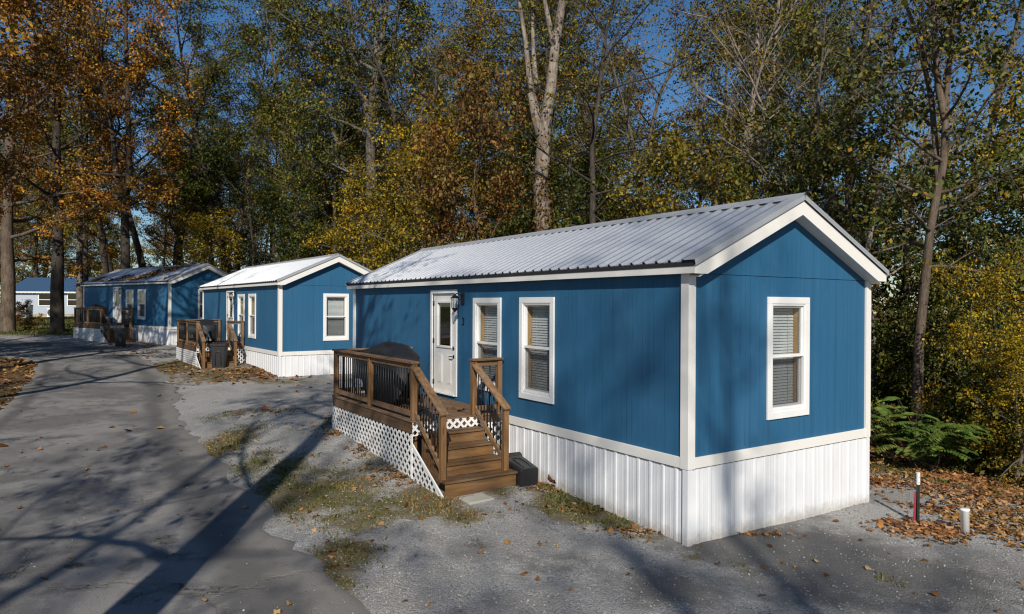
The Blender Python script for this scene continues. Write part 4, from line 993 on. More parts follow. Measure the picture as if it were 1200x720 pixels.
# loose stones on the near gravel
def stones(n):
    def den(X, Y):
        m = masks(X, Y); d = (1 - .8 * np.clip(m[1], 0, 1)) * (1 - .7 * m[0]) * (1 - .8 * np.clip(m[2], 0, 1)); d[in_poly(X, Y, ROADPOLY)] = .02; d[in_house(X, Y)] = 0; return d * np.clip(1.5 - np.hypot(X, Y) / 14, .12, 1)
    X, Y = scatter(n, -6, 9, 5.6, 15, den); N = len(X); Z = top_z(X, Y)
    base = np.array([(1, 0, 0), (0, 1, 0), (-1, 0, 0), (0, -1, 0), (0, 0, 1), (0, 0, -1), (.7, .7, .2), (-.7, -.65, .25)])[:6]
    V = base[None] * rng.uniform(.6, 1.25, (N, 6, 3)); V[:, :, 2] *= .75; az = rng.uniform(0, 6.28, N); c, s = np.cos(az)[:, None], np.sin(az)[:, None]
    sz = (.006 + .012 * rng.random(N) ** 2.4)[:, None]
    P = np.stack([(V[:, :, 0] * c - V[:, :, 1] * s) * sz + X[:, None], (V[:, :, 0] * s + V[:, :, 1] * c) * sz + Y[:, None], V[:, :, 2] * sz + Z[:, None] + sz * .35], -1)
    T3 = np.array([[0, 1, 4], [1, 2, 4], [2, 3, 4], [3, 0, 4], [1, 0, 5], [2, 1, 5], [3, 2, 5], [0, 3, 5]])
    return np_mesh('gravel', P.reshape(-1, 3), ((np.arange(N) * 6)[:, None, None] + T3[None]).reshape(-1, 3), M['stone'])
k = NT('grey_stone'); gg = k.n('NewGeometry'); k.pbr(k.ramp(gg.outputs['Random Per Island'], [(0, (.14, .133, .124)), (.5, (.30, .287, .27)), (.85, (.37, .355, .335)), (1, (.43, .415, .395))]), .9, 0, None, .2); M['stone'] = k.m
o = bpy.data.objects.new('gravel', stones(52000)); link(o); tag(o, 'loose grey stones on the parking gravel', 'gravel', kind='stuff')

# grass blades in the patches
def grass_mesh(name, X, Y, hgt, mat):
    N = len(X); Z = ground_z(X, Y); az = rng.uniform(0, 6.28, N); c, s = np.cos(az), np.sin(az); h = hgt * rng.uniform(.4, 1.3, N) * (.45 + 1.3 * fbm(X, Y, 4.5, 71)); w = rng.uniform(.003, .007, N) * (1 + np.hypot(X, Y) / 14); le = h * rng.uniform(.3, 1.5, N)
    B = np.stack([X, Y, Z - .005], -1); Sd = np.stack([-s, c, 0 * c], -1) * w[:, None]; D = np.stack([c * le, s * le, h], -1)
    V = np.stack([B - Sd, B + Sd, B + D * np.array([.45, .45, .62]) + Sd * .7, B + D * np.array([.45, .45, .62]) - Sd * .7, B + D], 1)
    q = np.arange(N)[:, None] * 5; F3 = np.concatenate([q + [0, 1, 2], q + [0, 2, 3], q + [3, 2, 4]])
    return np_mesh(name, V.reshape(-1, 3), F3, mat)
M['dry_grass'] = m_leaf('dry_grass_blade', [(0, (.10, .078, .026)), (.35, (.18, .135, .052)), (.7, (.29, .215, .095)), (1, (.38, .29, .15))], .3, 0, clump=0.0)
M['green_grass'] = m_leaf('green_grass_blade', [(0, (.06, .075, .018)), (.5, (.115, .125, .03)), (.8, (.18, .165, .06)), (1, (.28, .22, .11))], .3, 0, clump=0.0)
def gd(X, Y):
    m = masks(X, Y); d = np.clip(m[0] * 1.3 - .25, 0, 1) ** 1.5 * (fbm(X, Y, 5, 61) > .44); d[in_poly(X, Y, ROADPOLY)] *= .1; d[in_house(X, Y, -.02)] = 0; return d
X, Y = scatter(420000, -10, 11, 5.5, 17, gd); gsel = (fbm(X, Y, .45, 63) > .60) | (hframe(X, Y)[1] > 4) | ((hframe(X, Y)[1] > -1.1) & (hframe(X, Y)[0] < 3.4))
for nm_, sel, mt, lb in (('dry_grass', ~gsel, M['dry_grass'], 'low dry brown grass growing through the gravel'), ('green_grass', gsel, M['green_grass'], 'short greener grass along the skirting and the wood edge')):
    o = bpy.data.objects.new(nm_, grass_mesh(nm_, X[sel], Y[sel], .032, mt)); link(o); tag(o, lb, 'grass', kind='stuff')
X, Y = scatter(60000, -48, -16, 33, 75, lambda X, Y: masks(X, Y)[4] * .8)
o = bpy.data.objects.new('lawn_grass', grass_mesh('lawn_grass', X, Y, .09, M['green_grass'])); link(o); tag(o, 'lawn grass under the trees by the white house', 'grass', kind='stuff')
# ------------------------------------------------------------------ trees
class Wood:
    def __init__(s): s.V = []; s.F = []; s.n = 0
    def tube(s, P, r, k):
        P = np.asarray(P, float); m = len(P); T = np.gradient(P, axis=0); T /= np.linalg.norm(T, axis=1)[:, None] + 1e-9
        ref = np.where(np.abs(T[:, 2:3]) < .9, np.array([[0, 0, 1.]]), np.array([[1., 0, 0]]))
        if np.abs(T[:, 2]).max() > .75: ref = np.tile([[1., .15, 0]], (m, 1))
        A = np.cross(T, ref); A /= np.linalg.norm(A, axis=1)[:, None] + 1e-9; B = np.cross(T, A)
        th = np.linspace(0, 2 * np.pi, k, endpoint=False); c, sn = np.cos(th), np.sin(th)
        r = np.asarray(r)[:, None, None]
        V = P[:, None, :] + (A[:, None, :] * c[None, :, None] + B[:, None, :] * sn[None, :, None]) * r
        i = np.arange(m * k).reshape(m, k); j = np.roll(i, -1, axis=1)
        F4 = np.stack([i[:-1], j[:-1], j[1:], i[1:]], -1).reshape(-1, 4) + s.n
        s.V.append(V.reshape(-1, 3)); s.F.append(F4); s.n += m * k
    def mesh(s, name, mat): return np_mesh(name, np.concatenate(s.V), np.concatenate(s.F), mat, True)
def unit(v): return v / (np.linalg.norm(v) + 1e-9)
def path(g, p0, d, ln, n, wob, lift):
    P = [np.array(p0, float)]; d = unit(np.array(d, float))
    for i in range(n):
        d = unit(d + g.normal(0, wob, 3) + np.array([0, 0, lift])); P.append(P[-1] + d * ln / n)
    return np.array(P)
def interp(P, t):
    x = t * (len(P) - 1); i = min(int(x), len(P) - 2); f = x - i; return P[i] * (1 - f) + P[i + 1] * f, unit(P[i + 1] - P[i])
def flare(n, r0, r1, fl=.5):
    t = np.linspace(0, 1, n); return (r0 + (r1 - r0) * t) * (1 + fl * np.exp(-t * n * .9))
def gen_tree(seed, H, r0, cb, spread, n1, n2, n3, nl, leaf, sigma, trunk=None, limbs=(), wob=.06, droop=.0, twig=1.0, rtop=.12, top=.97, lobed=False, stems=()):
    """trunk > limbs > branches > twigs, leaves in loose sprays round the twigs. Returns wood, leaf arrays"""
    g = np.random.default_rng(seed); W_ = Wood()
    if trunk is None: trunk = path(g, (0, 0, -.4), (g.normal(0, .03), g.normal(0, .03), 1), H + .4, 12, wob, .12)
    trunk = np.array(trunk, float); nt = len(trunk); tr = flare(nt, r0, r0 * rtop, .45) * (1 + g.normal(0, .045, nt)); W_.tube(trunk, tr, 12)
    mains = [(trunk, tr, cb, n1)]
    for pts, ra, rb, c0, nn in stems:                   # big forks given as polylines
        pts = np.array(pts, float); rr = np.linspace(ra, rb, len(pts)) * (1 + g.normal(0, .06, len(pts))); W_.tube(pts, rr, 10); mains.append((pts, rr, c0, nn))
    tips = []; dirs = []
    def twigs(P, r, n, ln):
        for _ in range(n):
            t = g.uniform(.2, 1); p, d = interp(P, t); dd = unit(d * .5 + g.normal(0, .65, 3) + np.array([0, 0, .05 - droop])); l = ln * g.uniform(.5, 1.3)
            Q = path(g, p, dd, l, 3, .18, -.02 - droop * .3); W_.tube(Q, np.array([r, r * .7, r * .45, r * .2]), 3); 
            for q in (.35, .6, .8, 1): tips.append(interp(Q, q)[0]); dirs.append(dd)
    for tk, rk_, c0, cnt in mains:
        az = g.uniform(0, 6.28); 
        for i in range(cnt):
            tt = (i + g.uniform(.1, .9)) / cnt; t = c0 + (top - c0) * tt; p, d = interp(tk, t); az += 2.4 + g.normal(0, .35)
            r = float(np.interp(t, np.linspace(0, 1, len(rk_)), rk_))
            el = R(8 + 52 * tt ** 1.1) + g.normal(0, .12); dd = np.array([math.cos(az) * math.cos(el), math.sin(az) * math.cos(el), math.sin(el)])
            ln = spread * (.42 + .62 * math.sin(math.pi * (.22 + .62 * tt))) * g.uniform(.65, 1.15)
            Pl = path(g, p, dd, ln, 6, .13, .05 - droop * .5); rl = min(r * .55, .035 + ln * .012); rr = np.linspace(rl, rl * .25, 7); W_.tube(Pl, rr, 6)
            for j in range(n2):
                t2 = .22 + .78 * (j + g.uniform(0, 1)) / n2; p2, d2 = interp(Pl, t2); d3 = unit(d2 * .75 + g.normal(0, .55, 3) + np.array([0, 0, .08 - droop]))
                l2 = ln * .38 * g.uniform(.55, 1.25) * (1.15 - .45 * t2); P2_ = path(g, p2, d3, l2, 4, .16, .02 - droop * .4); r2 = max(.006, rl * (1 - .7 * t2) * .5); W_.tube(P2_, np.linspace(r2, r2 * .3, 5), 4)
                twigs(P2_, max(.004, r2 * .35), n3, .75 * twig)
            twigs(Pl, .006, n3, .8 * twig)
    for pts, ra, rb in limbs: pts = np.array(pts, float); W_.tube(pts, np.linspace(ra, rb, len(pts)), 8)
    tips = np.array(tips); dirs = np.array(dirs); n = int(len(tips) * nl)
    # patchy crown: some sprays thin, some full
    wgt = (.25 + fbm(tips[:, 0] + tips[:, 2] * .6, tips[:, 1] - tips[:, 2] * .4, .45, seed % 50 + 3, 3)) ** 2.2; wgt /= wgt.sum()
    per = 13; ns = max(1, n // per); sp = g.choice(len(tips), ns, p=wgt); sel = np.repeat(sp, per); n = len(sel)
    big = np.repeat(g.uniform(.6, 1.5, ns), per)[:, None]; tilt = np.repeat(g.normal(0, .35, (ns, 2)), per, axis=0)
    O_ = g.normal(0, sigma, (n, 3)) * big; O_[:, 2] = O_[:, 2] * .28 + O_[:, 0] * tilt[:, 0] + O_[:, 1] * tilt[:, 1] - (O_[:, 0] ** 2 + O_[:, 1] ** 2) * .5
    C = tips[sel] + O_
    T_ = dirs[sel] * .4 + g.normal(0, .7, (n, 3)) + O_ * 1.5 + np.array([0, 0, -.35]); T_ /= np.linalg.norm(T_, axis=1)[:, None]
    N_ = g.normal(0, .5, (n, 3)) + np.array([0, -.25, .8]); N_ -= T_ * (N_ * T_).sum(1)[:, None]; N_ /= np.linalg.norm(N_, axis=1)[:, None] + 1e-9
    ln = leaf * g.uniform(.55, 1.35, n)
    return W_, (C, T_, N_, ln, ln * g.uniform(.5, .75, n))

LF = {
 'olive': m_leaf('olive_leaf', [(0, (.030, .045, .010)), (.45, (.070, .080, .018)), (.75, (.115, .105, .022)), (.93, (.19, .135, .028)), (1, (.22, .11, .025))], gain=1.6),
 'green': m_leaf('green_leaf', [(0, (.026, .040, .008)), (.5, (.058, .074, .014)), (.85, (.10, .108, .018)), (1, (.17, .15, .03))], gain=1.3),
 'orange': m_leaf('orange_leaf', [(0, (.11, .048, .014)), (.35, (.21, .095, .024)), (.7, (.29, .140, .032)), (.9, (.34, .20, .045)), (1, (.16, .12, .03))], gain=1.75),
 'rust': m_leaf('rust_leaf', [(0, (.075, .035, .014)), (.4, (.14, .065, .022)), (.75, (.20, .10, .03)), (1, (.13, .11, .03))], gain=1.45),
 'gold': m_leaf('gold_leaf', [(0, (.10, .085, .018)), (.4, (.20, .155, .025)), (.75, (.31, .215, .03)), (.92, (.38, .21, .03)), (1, (.10, .10, .02))], gain=1.6),
 'amber': m_leaf('amber_leaf', [(0, (.06, .058, .013)), (.35, (.12, .105, .020)), (.65, (.175, .128, .024)), (.87, (.24, .14, .028)), (1, (.08, .09, .018))], gain=1.5),
}
LF['sumac'] = m_leaf('sumac_leaf', [(0, (.06, .11, .022)), (.5, (.095, .15, .032)), (.9, (.14, .18, .045)), (1, (.22, .2, .05))], .3, .2, 1.45)
LF['maple'] = m_leaf('yellow_maple_leaf', [(0, (.16, .13, .02)), (.5, (.30, .22, .03)), (.85, (.42, .28, .035)), (1, (.36, .16, .03))], .25, .2, 1.3)
BK = {'grey': m_bark('grey_bark', (.065, .055, .045), (.19, .165, .14), .4), 'dark': m_bark('dark_bark', (.028, .023, .019), (.085, .070, .056), .35),
      'pale': m_bark('pale_bark', (.085, .064, .048), (.32, .27, .22), .5), 'brown': m_bark('brown_bark', (.06, .045, .032), (.17, .13, .095), .4)}
KIND = {}
def kind(name, **kw):
    w, lv = gen_tree(**kw); tm = w.mesh('trunk', BK['grey']); cm = leaf_mesh('crown', *lv, LF['olive'], .18)
    for m_ in (tm, cm): pass
    KIND[name] = (tm, cm)
kind('tall_one', seed=101, H=25, r0=.33, cb=.28, spread=6.0, n1=24, n2=7, n3=4, nl=8.5, leaf=.165, sigma=.30)
kind('tall_two', seed=102, H=23, r0=.28, cb=.24, spread=5.4, n1=24, n2=7, n3=4, nl=8.2, leaf=.155, sigma=.28, wob=.09)
kind('tall_three', seed=103, H=26, r0=.36, cb=.36, spread=6.6, n1=22, n2=7, n3=4, nl=8.2, leaf=.17, sigma=.31, wob=.07)
kind('airy', seed=104, H=22, r0=.20, cb=.30, spread=4.6, n1=24, n2=6, n3=4, nl=2.6, leaf=.14, sigma=.25, wob=.10)
kind('low_one', seed=105, H=10, r0=.12, cb=.14, spread=3.6, n1=18, n2=6, n3=4, nl=6.6, leaf=.14, sigma=.24, wob=.12)
kind('low_two', seed=106, H=7.5, r0=.09, cb=.10, spread=3.2, n1=16, n2=6, n3=4, nl=6.6, leaf=.13, sigma=.22, wob=.14, droop=.04)
kind('bare', seed=107, H=19, r0=.17, cb=.28, spread=4.6, n1=22, n2=6, n3=3, nl=.5, leaf=.12, sigma=.2, wob=.10)
kind('shade', seed=108, H=24, r0=.36, cb=.40, spread=5.5, n1=16, n2=5, n3=3, nl=1.1, leaf=.15, sigma=.3, wob=.05)
kind('shrub_one', seed=109, H=2.4, r0=.03, cb=.05, spread=1.5, n1=14, n2=4, n3=3, nl=7, leaf=.12, sigma=.14, wob=.2, twig=.5)
kind('shrub_two', seed=110, H=1.7, r0=.025, cb=.04, spread=1.3, n1=12, n2=4, n3=3, nl=5, leaf=.11, sigma=.11, wob=.2, twig=.5, droop=.06)

TREES = []
def tree(kd, x, y, leaf, bark, label, cat='tree', group=None, name=None, s=1., sz=1., rz=None, z=None, meshes=None):
    tm, cm = meshes or KIND[kd]
    e = empty(name or ('forest_tree' if cat == 'tree' else 'shrub'), (x, y, (g1(x, y) if z is None else z)), random.uniform(0, 6.28) if rz is None else rz); e.scale = (s, s, s * sz)
    tag(e, label, cat, group)
    for me_, mt, nm in ((tm, BK[bark], 'trunk' if cat == 'tree' else 'stem'), (cm, LF[leaf], 'crown' if cat == 'tree' else 'foliage')):
        if me_ is None: continue
        o = bpy.data.objects.new(nm, me_); link(o, e); o.material_slots[0].link = 'OBJECT'; o.material_slots[0].material = mt
    TREES.append((x, y)); return e
def ux(u, y): return (u - 600) / F * y

# --- trees one can tell apart -------------------------------------------------
def hero(name, x, y, lf, bark, label, rz=0, **kw):
    w, lv = gen_tree(**kw); tm = w.mesh('trunk', BK[bark]); cm = leaf_mesh("crown", *lv, LF[lf], .18)
    return tree(None, x, y, lf, bark, label, name=name, meshes=(tm, cm), rz=rz, s=1)
def pix_path(y, base, pts, dy=None):
    """real-world offsets of a trunk standing at depth y whose bends appear at these photo points"""
    bx, bz = base; out = []
    for i, (u, v) in enumerate(pts):
        yy = y + (dy[i] if dy else 0); d = ray(u, v); t = yy / d.y; out.append((d.x * t - bx, yy - y, CAMZ + d.z * t - bz - CAMZ + 0))
    return out
# pale sycamore behind the near cabin
y = 26.0; x = ux(637, y); zb = g1(x, y)
def PP(y, x, zb, pts, dy=None):
    o = []
    for i, (u, v) in enumerate(pts):
        yy = y + (dy[i] if dy else 0); d = ray(u, v); t = yy / d.y; o.append((d.x * t - x, yy - y, d.z * t + CAMZ - zb))
    return o
tk = [(0, 0, -.5)] + PP(y, x, zb, [(638, 330), (637, 265), (633, 215), (637, 175), (640, 140), (646, 100), (650, 60), (657, 15), (668, -50), (676, -130)])
f1 = PP(y, x, zb, [(634, 158), (628, 140), (624, 122), (621, 110)])
f2 = PP(y, x, zb, [(636, 180), (630, 140), (620, 90), (616, 50), (608, 0), (600, -70)], [0, .2, .4, .5, .6, .8])
f3 = PP(y, x, zb, [(628, 100), (625, 60), (624, 20), (622, -60)], [.4, .9, 1.1, 1.2]); f4 = PP(y, x, zb, [(650, 60), (644, 30), (638, 0), (632, -60)])
SYC = hero('sycamore_tree', x, y, 'amber', 'pale', 'tall forked tree with mottled pale trunk rising behind the ridge of the nearest cabin', seed=201, H=20, r0=.36, cb=.80, spread=3.0, n1=4, n2=5, n3=3, nl=1.5, leaf=.15, sigma=.25, trunk=tk, rtop=.28,
     stems=[(f1, .20, .11, .9, 0), (f2, .17, .05, .72, 4), (f3, .11, .04, .72, 3), (f4, .13, .05, .7, 3)])
_n = 2600; _h = rng.random(_n) ** 1.3 * 7.5 + .3; _tk = np.array(tk); _ax = np.array([np.interp(_h, _tk[:, 2], _tk[:, i]) for i in (0, 1)]).T; _th = rng.uniform(0, 6.28, _n); _r = .30 + np.abs(rng.normal(0, .22, _n)) * (1.2 - _h / 8)
_C = np.stack([_ax[:, 0] + np.cos(_th) * _r, _ax[:, 1] + np.sin(_th) * _r, _h], -1); _N = np.stack([np.cos(_th), np.sin(_th), .5 + 0 * _th], -1) + rng.normal(0, .4, (_n, 3)); _N /= np.linalg.norm(_N, axis=1)[:, None]
_T = rng.normal(0, .6, (_n, 3)) + np.array([0, 0, -.6]); _T -= _N * (_T * _N).sum(1)[:, None]; _T /= np.linalg.norm(_T, axis=1)[:, None]
_o = bpy.data.objects.new('ivy', leaf_mesh('ivy', _C, _T, _N, rng.uniform(.08, .15, _n), rng.uniform(.06, .1, _n), LF['rust'])); link(_o, SYC)
# grey tree right of the near cabin
y = 17.0; x = ux(1074, y); zb = g1(x, y)
tk = [(0, 0, -.4)] + PP(y, x, zb, [(1074, 500), (1077, 400), (1085, 320), (1090, 270), (1098, 228), (1106, 190), (1108, 140), (1110, 100), (1116, 40), (1120, -30), (1122, -140)])
f1 = PP(y, x, zb, [(1108, 140), (1100, 105), (1096, 60), (1094, 10), (1096, -80)]); f2 = PP(y, x, zb, [(1100, 215), (1096, 170), (1092, 120), (1080, 60), (1060, 0), (1050, -60)], [0, .3, .5, .8, 1, 1.2])
hero('grey_tree', x, y, 'olive', 'brown', 'slender grey tree with a bent forking trunk right of the nearest cabin', seed=202, H=15, r0=.13, cb=.28, spread=2.6, n1=20, n2=5, n3=4, nl=2.2, leaf=.14, sigma=.22, trunk=tk, rtop=.3,
     stems=[(f1, .10, .04, .3, 6), (f2, .08, .03, .3, 6)])
# two heavy trunks on the lawn to the left
y = 45; x = ux(9, y); zb = g1(x, y); tk = [(0, 0, -.4)] + PP(y, x, zb, [(9, 385), (10, 330), (8, 280), (10, 220), (12, 150), (14, 80), (16, 0), (18, -90)])
hero('oak_tree', x, y, 'orange', 'brown', 'thick-trunked orange oak on the lawn at the left edge, left of the white house', seed=203, H=24, r0=.42, cb=.30, spread=7.5, n1=22, n2=7, n3=4, nl=7, leaf=.19, sigma=.28, trunk=tk, rtop=.3)
y = 46; x = ux(67, y); zb = g1(x, y); tk = [(0, 0, -.4)] + PP(y, x, zb, [(67, 385), (67, 340), (68, 290), (68, 230), (66, 170), (68, 100), (66, 30), (64, -60)])
hero('oak_tree', x, y, 'rust', 'dark', 'thick dark trunk standing on the lawn in front of the white house', seed=204, H=24, r0=.40, cb=.42, spread=6.5, n1=18, n2=6, n3=4, nl=5, leaf=.18, sigma=.3, trunk=tk, rtop=.35)
for u, yy, bk, lb, sd in ((94, 50, 'grey', 'slim straight grey trunk between the lawn oak and the farthest cabin', 205), (101, 56, 'dark', 'slim dark trunk just behind the slim grey one near the farthest cabin', 206)):
    x = ux(u, yy); tk = [(0, 0, -.4)] + PP(yy, x, g1(x, yy), [(u, 380), (u - 1, 300), (u + 1, 220), (u, 150), (u - 2, 60), (u - 2, -40)])
    hero('slim_tree', x, yy, 'amber', bk, lb, seed=sd, H=24, r0=.22, cb=.55, spread=4.0, n1=12, n2=5, n3=4, nl=2.5, leaf=.17, sigma=.3, trunk=tk, rtop=.35)
# big dark forked tree behind the middle cabin
y = 44; x = ux(440, y); zb = g1(x, y); tk = [(0, 0, -.4)] + PP(y, x, zb, [(437, 340), (436, 250), (434, 170), (437, 110), (446, 60), (452, 10), (458, -60)])
f1 = PP(y, x, zb, [(436, 150), (424, 110), (415, 60), (408, 0), (400, -60)]); f2 = PP(y, x, zb, [(437, 110), (441, 70), (440, 20), (436, -50)])
hero('spreading_tree', x, y, 'olive', 'grey', 'large spreading olive tree with a forked trunk behind the middle cabin', seed=207, H=24, r0=.42, cb=.30, spread=7.5, n1=18, n2=7, n3=4, nl=5.2, leaf=.19, sigma=.34, trunk=tk, rtop=.3, stems=[(f1, .24, .08, .3, 8), (f2, .2, .08, .4, 6)])
# pale upper trunks right of centre and a dark one
y = 31; x = ux(876, y); tk = [(0, 0, -.4)] + PP(y, x, g1(x, y), [(874, 300), (875, 240), (876, 190), (880, 140), (886, 80), (890, 0), (893, -80)]); f1 = PP(y, x, g1(x, y), [(876, 195), (884, 180), (893, 150), (905, 90), (912, 10), (918, -60)])
hero('pale_tree', x, y, 'amber', 'pale', 'pale forked trunk among amber leaves behind the right end of the near roof', seed=208, H=20, r0=.27, cb=.45, spread=4.6, n1=14, n2=6, n3=4, nl=4.2, leaf=.16, sigma=.27, trunk=tk, rtop=.3, stems=[(f1, .16, .05, .3, 7)])
y = 27; x = ux(995, y); tk = [(0, 0, -.4)] + PP(y, x, g1(x, y), [(992, 330), (995, 240), (996, 150), (1001, 110), (1012, 60), (1022, 0), (1030, -80)]); f1 = PP(y, x, g1(x, y), [(997, 140), (1010, 118), (1030, 100), (1043, 70), (1050, 20)])
hero('dark_tree', x, y, 'olive', 'dark', 'black-barked crooked tree above the peak of the nearest cabin', seed=209, H=19, r0=.2, cb=.5, spread=4.2, n1=13, n2=6, n3=4, nl=2.8, leaf=.15, sigma=.25, trunk=tk, rtop=.3, stems=[(f1, .11, .04, .3, 5)])
y = 46; x = ux(146, y); tk = [(0, 0, -.4)] + PP(y, x, g1(x, y), [(147, 330), (147, 280), (146, 250), (152, 200), (150, 140), (148, 60), (147, -40)]); f1 = PP(y, x, g1(x, y), [(146, 250), (137, 210), (131, 150), (122, 100), (112, 50), (105, -20)])
hero('forked_tree', x, y, 'orange', 'dark', 'dark tree forked low into two trunks behind the farthest cabin', seed=210, H=24, r0=.3, cb=.38, spread=6.0, n1=18, n2=7, n3=4, nl=6.5, leaf=.18, sigma=.26, trunk=tk, rtop=.3, stems=[(f1, .2, .07, .35, 11)])
# golden trees at the wood edge behind the gap between the cabins, and the yellow one at the right edge
def edge_tree(kd, u, y, leaf, bark, label, s=1, sz=1, nm='understory_tree'): return tree(kd, ux(u, y), y, leaf, bark, label, name=nm, s=s, sz=sz)
edge_tree('low_one', 488, 33, 'gold', 'grey', 'golden-leaved small tree behind the far end of the nearest cabin', 1.05)
edge_tree('low_two', 545, 31, 'amber', 'grey', 'amber-green small tree just right of the golden one behind the near roof', 1.05)
edge_tree('low_one', 428, 38, 'gold', 'grey', 'yellow-green small tree in the gap between nearest and middle cabin', .85)
edge_tree('low_two', 575, 28.5, 'rust', 'brown', 'rusty-leaved small tree left of the pale sycamore', 1.15, 1.2)
edge_tree('low_one', 668, 27.5, 'green', 'grey', 'green bushy small tree right of the pale sycamore', .9)
edge_tree('low_two', 795, 24.5, 'amber', 'grey', 'reddish amber small tree over the middle of the near roof', 1.1)
edge_tree('low_one', 340, 46, 'green', 'dark', 'dark green small tree behind the middle cabin roof', 1.0)
edge_tree('low_two', 235, 50, 'gold', 'grey', 'yellowish small tree between the farthest and the middle cabin', 1.0)
edge_tree('low_one', 1190, 12.7, 'maple', 'grey', 'small yellow-leaved maple at the right edge of the wood', .30, .92, 'maple_sapling')
edge_tree('low_two', 1150, 14.6, 'gold', 'grey', 'yellow-green sapling just left of the yellow maple', .42, 1.2, 'maple_sapling')
edge_tree('low_two', 1150, 17.5, 'olive', 'grey', 'thin olive sapling behind the yellow maple at the right edge', .55, 1.2)
edge_tree('low_one', 1215, 19.5, 'olive', 'grey', 'olive small tree filling the right edge behind the yellow maple', .85)
edge_tree('low_two', 1035, 24, 'green', 'dark', 'dark green small tree behind the right corner of the nearest cabin', 1.0)
edge_tree('low_one', 1140, 23, 'green', 'dark', 'green small tree behind the slender grey trunk', .95)
edge_tree('low_two', 900, 23.5, 'olive', 'grey', 'olive small tree behind the near roof left of its peak', 1.0, 1.1)
edge_tree('low_one', 985, 23, 'olive', 'grey', 'leafy small tree rising above the right rake of the nearest roof', 1.0)

# shrubs on the wood edge at the right
def sumac(x, y, s, seed, label):
    """long arching stems with paired leaflets"""
    g = np.random.default_rng(seed); W_ = Wood(); C = []; T_ = []; N_ = []
    for i in range(10):
        az = g.uniform(0, 6.28); P = path(g, (g.normal(0, .15), g.normal(0, .15), -.05), (math.cos(az) * .7, math.sin(az) * .7, 1), g.uniform(.9, 1.9), 6, .1, -.02); W_.tube(P, np.linspace(.012, .005, 7), 4)
        for q in (.45, .6, .75, .88, 1, 1):
            p, d = interp(P, q); a2 = g.uniform(0, 6.28); f = path(g, p, (math.cos(a2), math.sin(a2), .35), g.uniform(.4, .65), 6, .05, -.13); W_.tube(f, np.linspace(.004, .002, 7), 3)
            for k in range(1, 11):
                pp, dd = interp(f, k / 10); sd_ = unit(np.cross(dd, (0, 0, 1)))
                for sg in (-1, 1):
                    t_ = unit(sd_ * sg + dd * .35 + np.array([0, 0, -.25])); C.append(pp + t_ * .07); T_.append(t_); n_ = np.array([0, -.45, 1.]) + g.normal(0, .2, 3); N_.append(unit(n_ - t_ * n_.dot(t_)))
    n = len(C); ln = .20 * g.uniform(.8, 1.15, n); me_ = (W_.mesh('stem', BK['brown']), leaf_mesh('foliage', np.array(C), np.array(T_), np.array(N_), ln, ln * .36, LF['sumac'], .12))
    return tree(None, x, y, 'sumac', 'brown', label, 'shrub', None, 'sumac_shrub', s, 1, 0, None, me_)
sumac(ux(1086, 13.5), 13.5, .85, 301, 'sumac shrub with long feathery green leaves at the foot of the slender grey tree')
sumac(ux(1114, 14.6), 14.6, .95, 302, 'taller feathery green shrub just behind the front sumac')
for i, (kd, u, yy, lf, s, lb) in enumerate([('shrub_two', 1030, 16.4, 'olive', .6, 'low olive shrub close to the right corner of the nearest cabin'), ('shrub_one', 1143, 14.2, 'green', .7, 'green shrub right of the sumac at the wood edge'),
        ('shrub_two', 1168, 13.4, 'olive', .55, 'low olive shrub under the yellow maple'), ('shrub_one', 1195, 15.5, 'green', .9, 'green shrub at the right edge behind the maple'), ('shrub_one', 1045, 20, 'green', 1.1, 'dark green shrub behind the low olive one near the cabin corner'),
        ('shrub_one', 1110, 20.5, 'green', 1.2, 'broad green shrub behind the grey trunk'), ('shrub_one', 1160, 19, 'olive', 1.2, 'broad olive shrub behind the green one at right'), ('shrub_two', 1215, 13, 'amber', 1.0, 'amber shrub cut by the right edge of the picture')]):
    tree(kd, ux(u, yy), yy, lf, 'brown', lb, 'shrub', None, 'shrub', s)
tree('shrub_one', ux(24, 52), 52, 'rust', 'brown', 'rusty shrub on the lawn in front of the white house', 'shrub', None, 'shrub', .6)
tree('shrub_two', ux(36, 47), 47, 'rust', 'brown', 'rusty low shrub between the two lawn oaks', 'shrub', None, 'shrub', .5)

for u, yy, bk, s_, rz_, lb in ((932, 22.5, 'pale', .72, .4, 'thin pale leafless tree just left of the near roof peak'), (962, 24, 'grey', .8, 2.0, 'thin grey leafless tree directly above the near roof peak'), (1022, 22, 'pale', .75, 3.1, 'thin pale leafless tree above the right rake of the near roof'),
        (852, 25, 'pale', .8, 4.4, 'thin pale leafless tree over the right part of the near roof'), (1050, 23.5, 'grey', .85, 5.2, 'thin grey leafless tree between the right rake and the slender grey tree'), (760, 27, 'grey', .8, 1.1, 'thin grey leafless tree over the middle of the near roof'), (505, 36, 'grey', .85, 2.6, 'thin grey leafless tree behind the golden tree')):
    tree('bare', ux(u, yy), yy, 'amber', bk, lb, name='bare_tree', s=s_, rz=rz_)
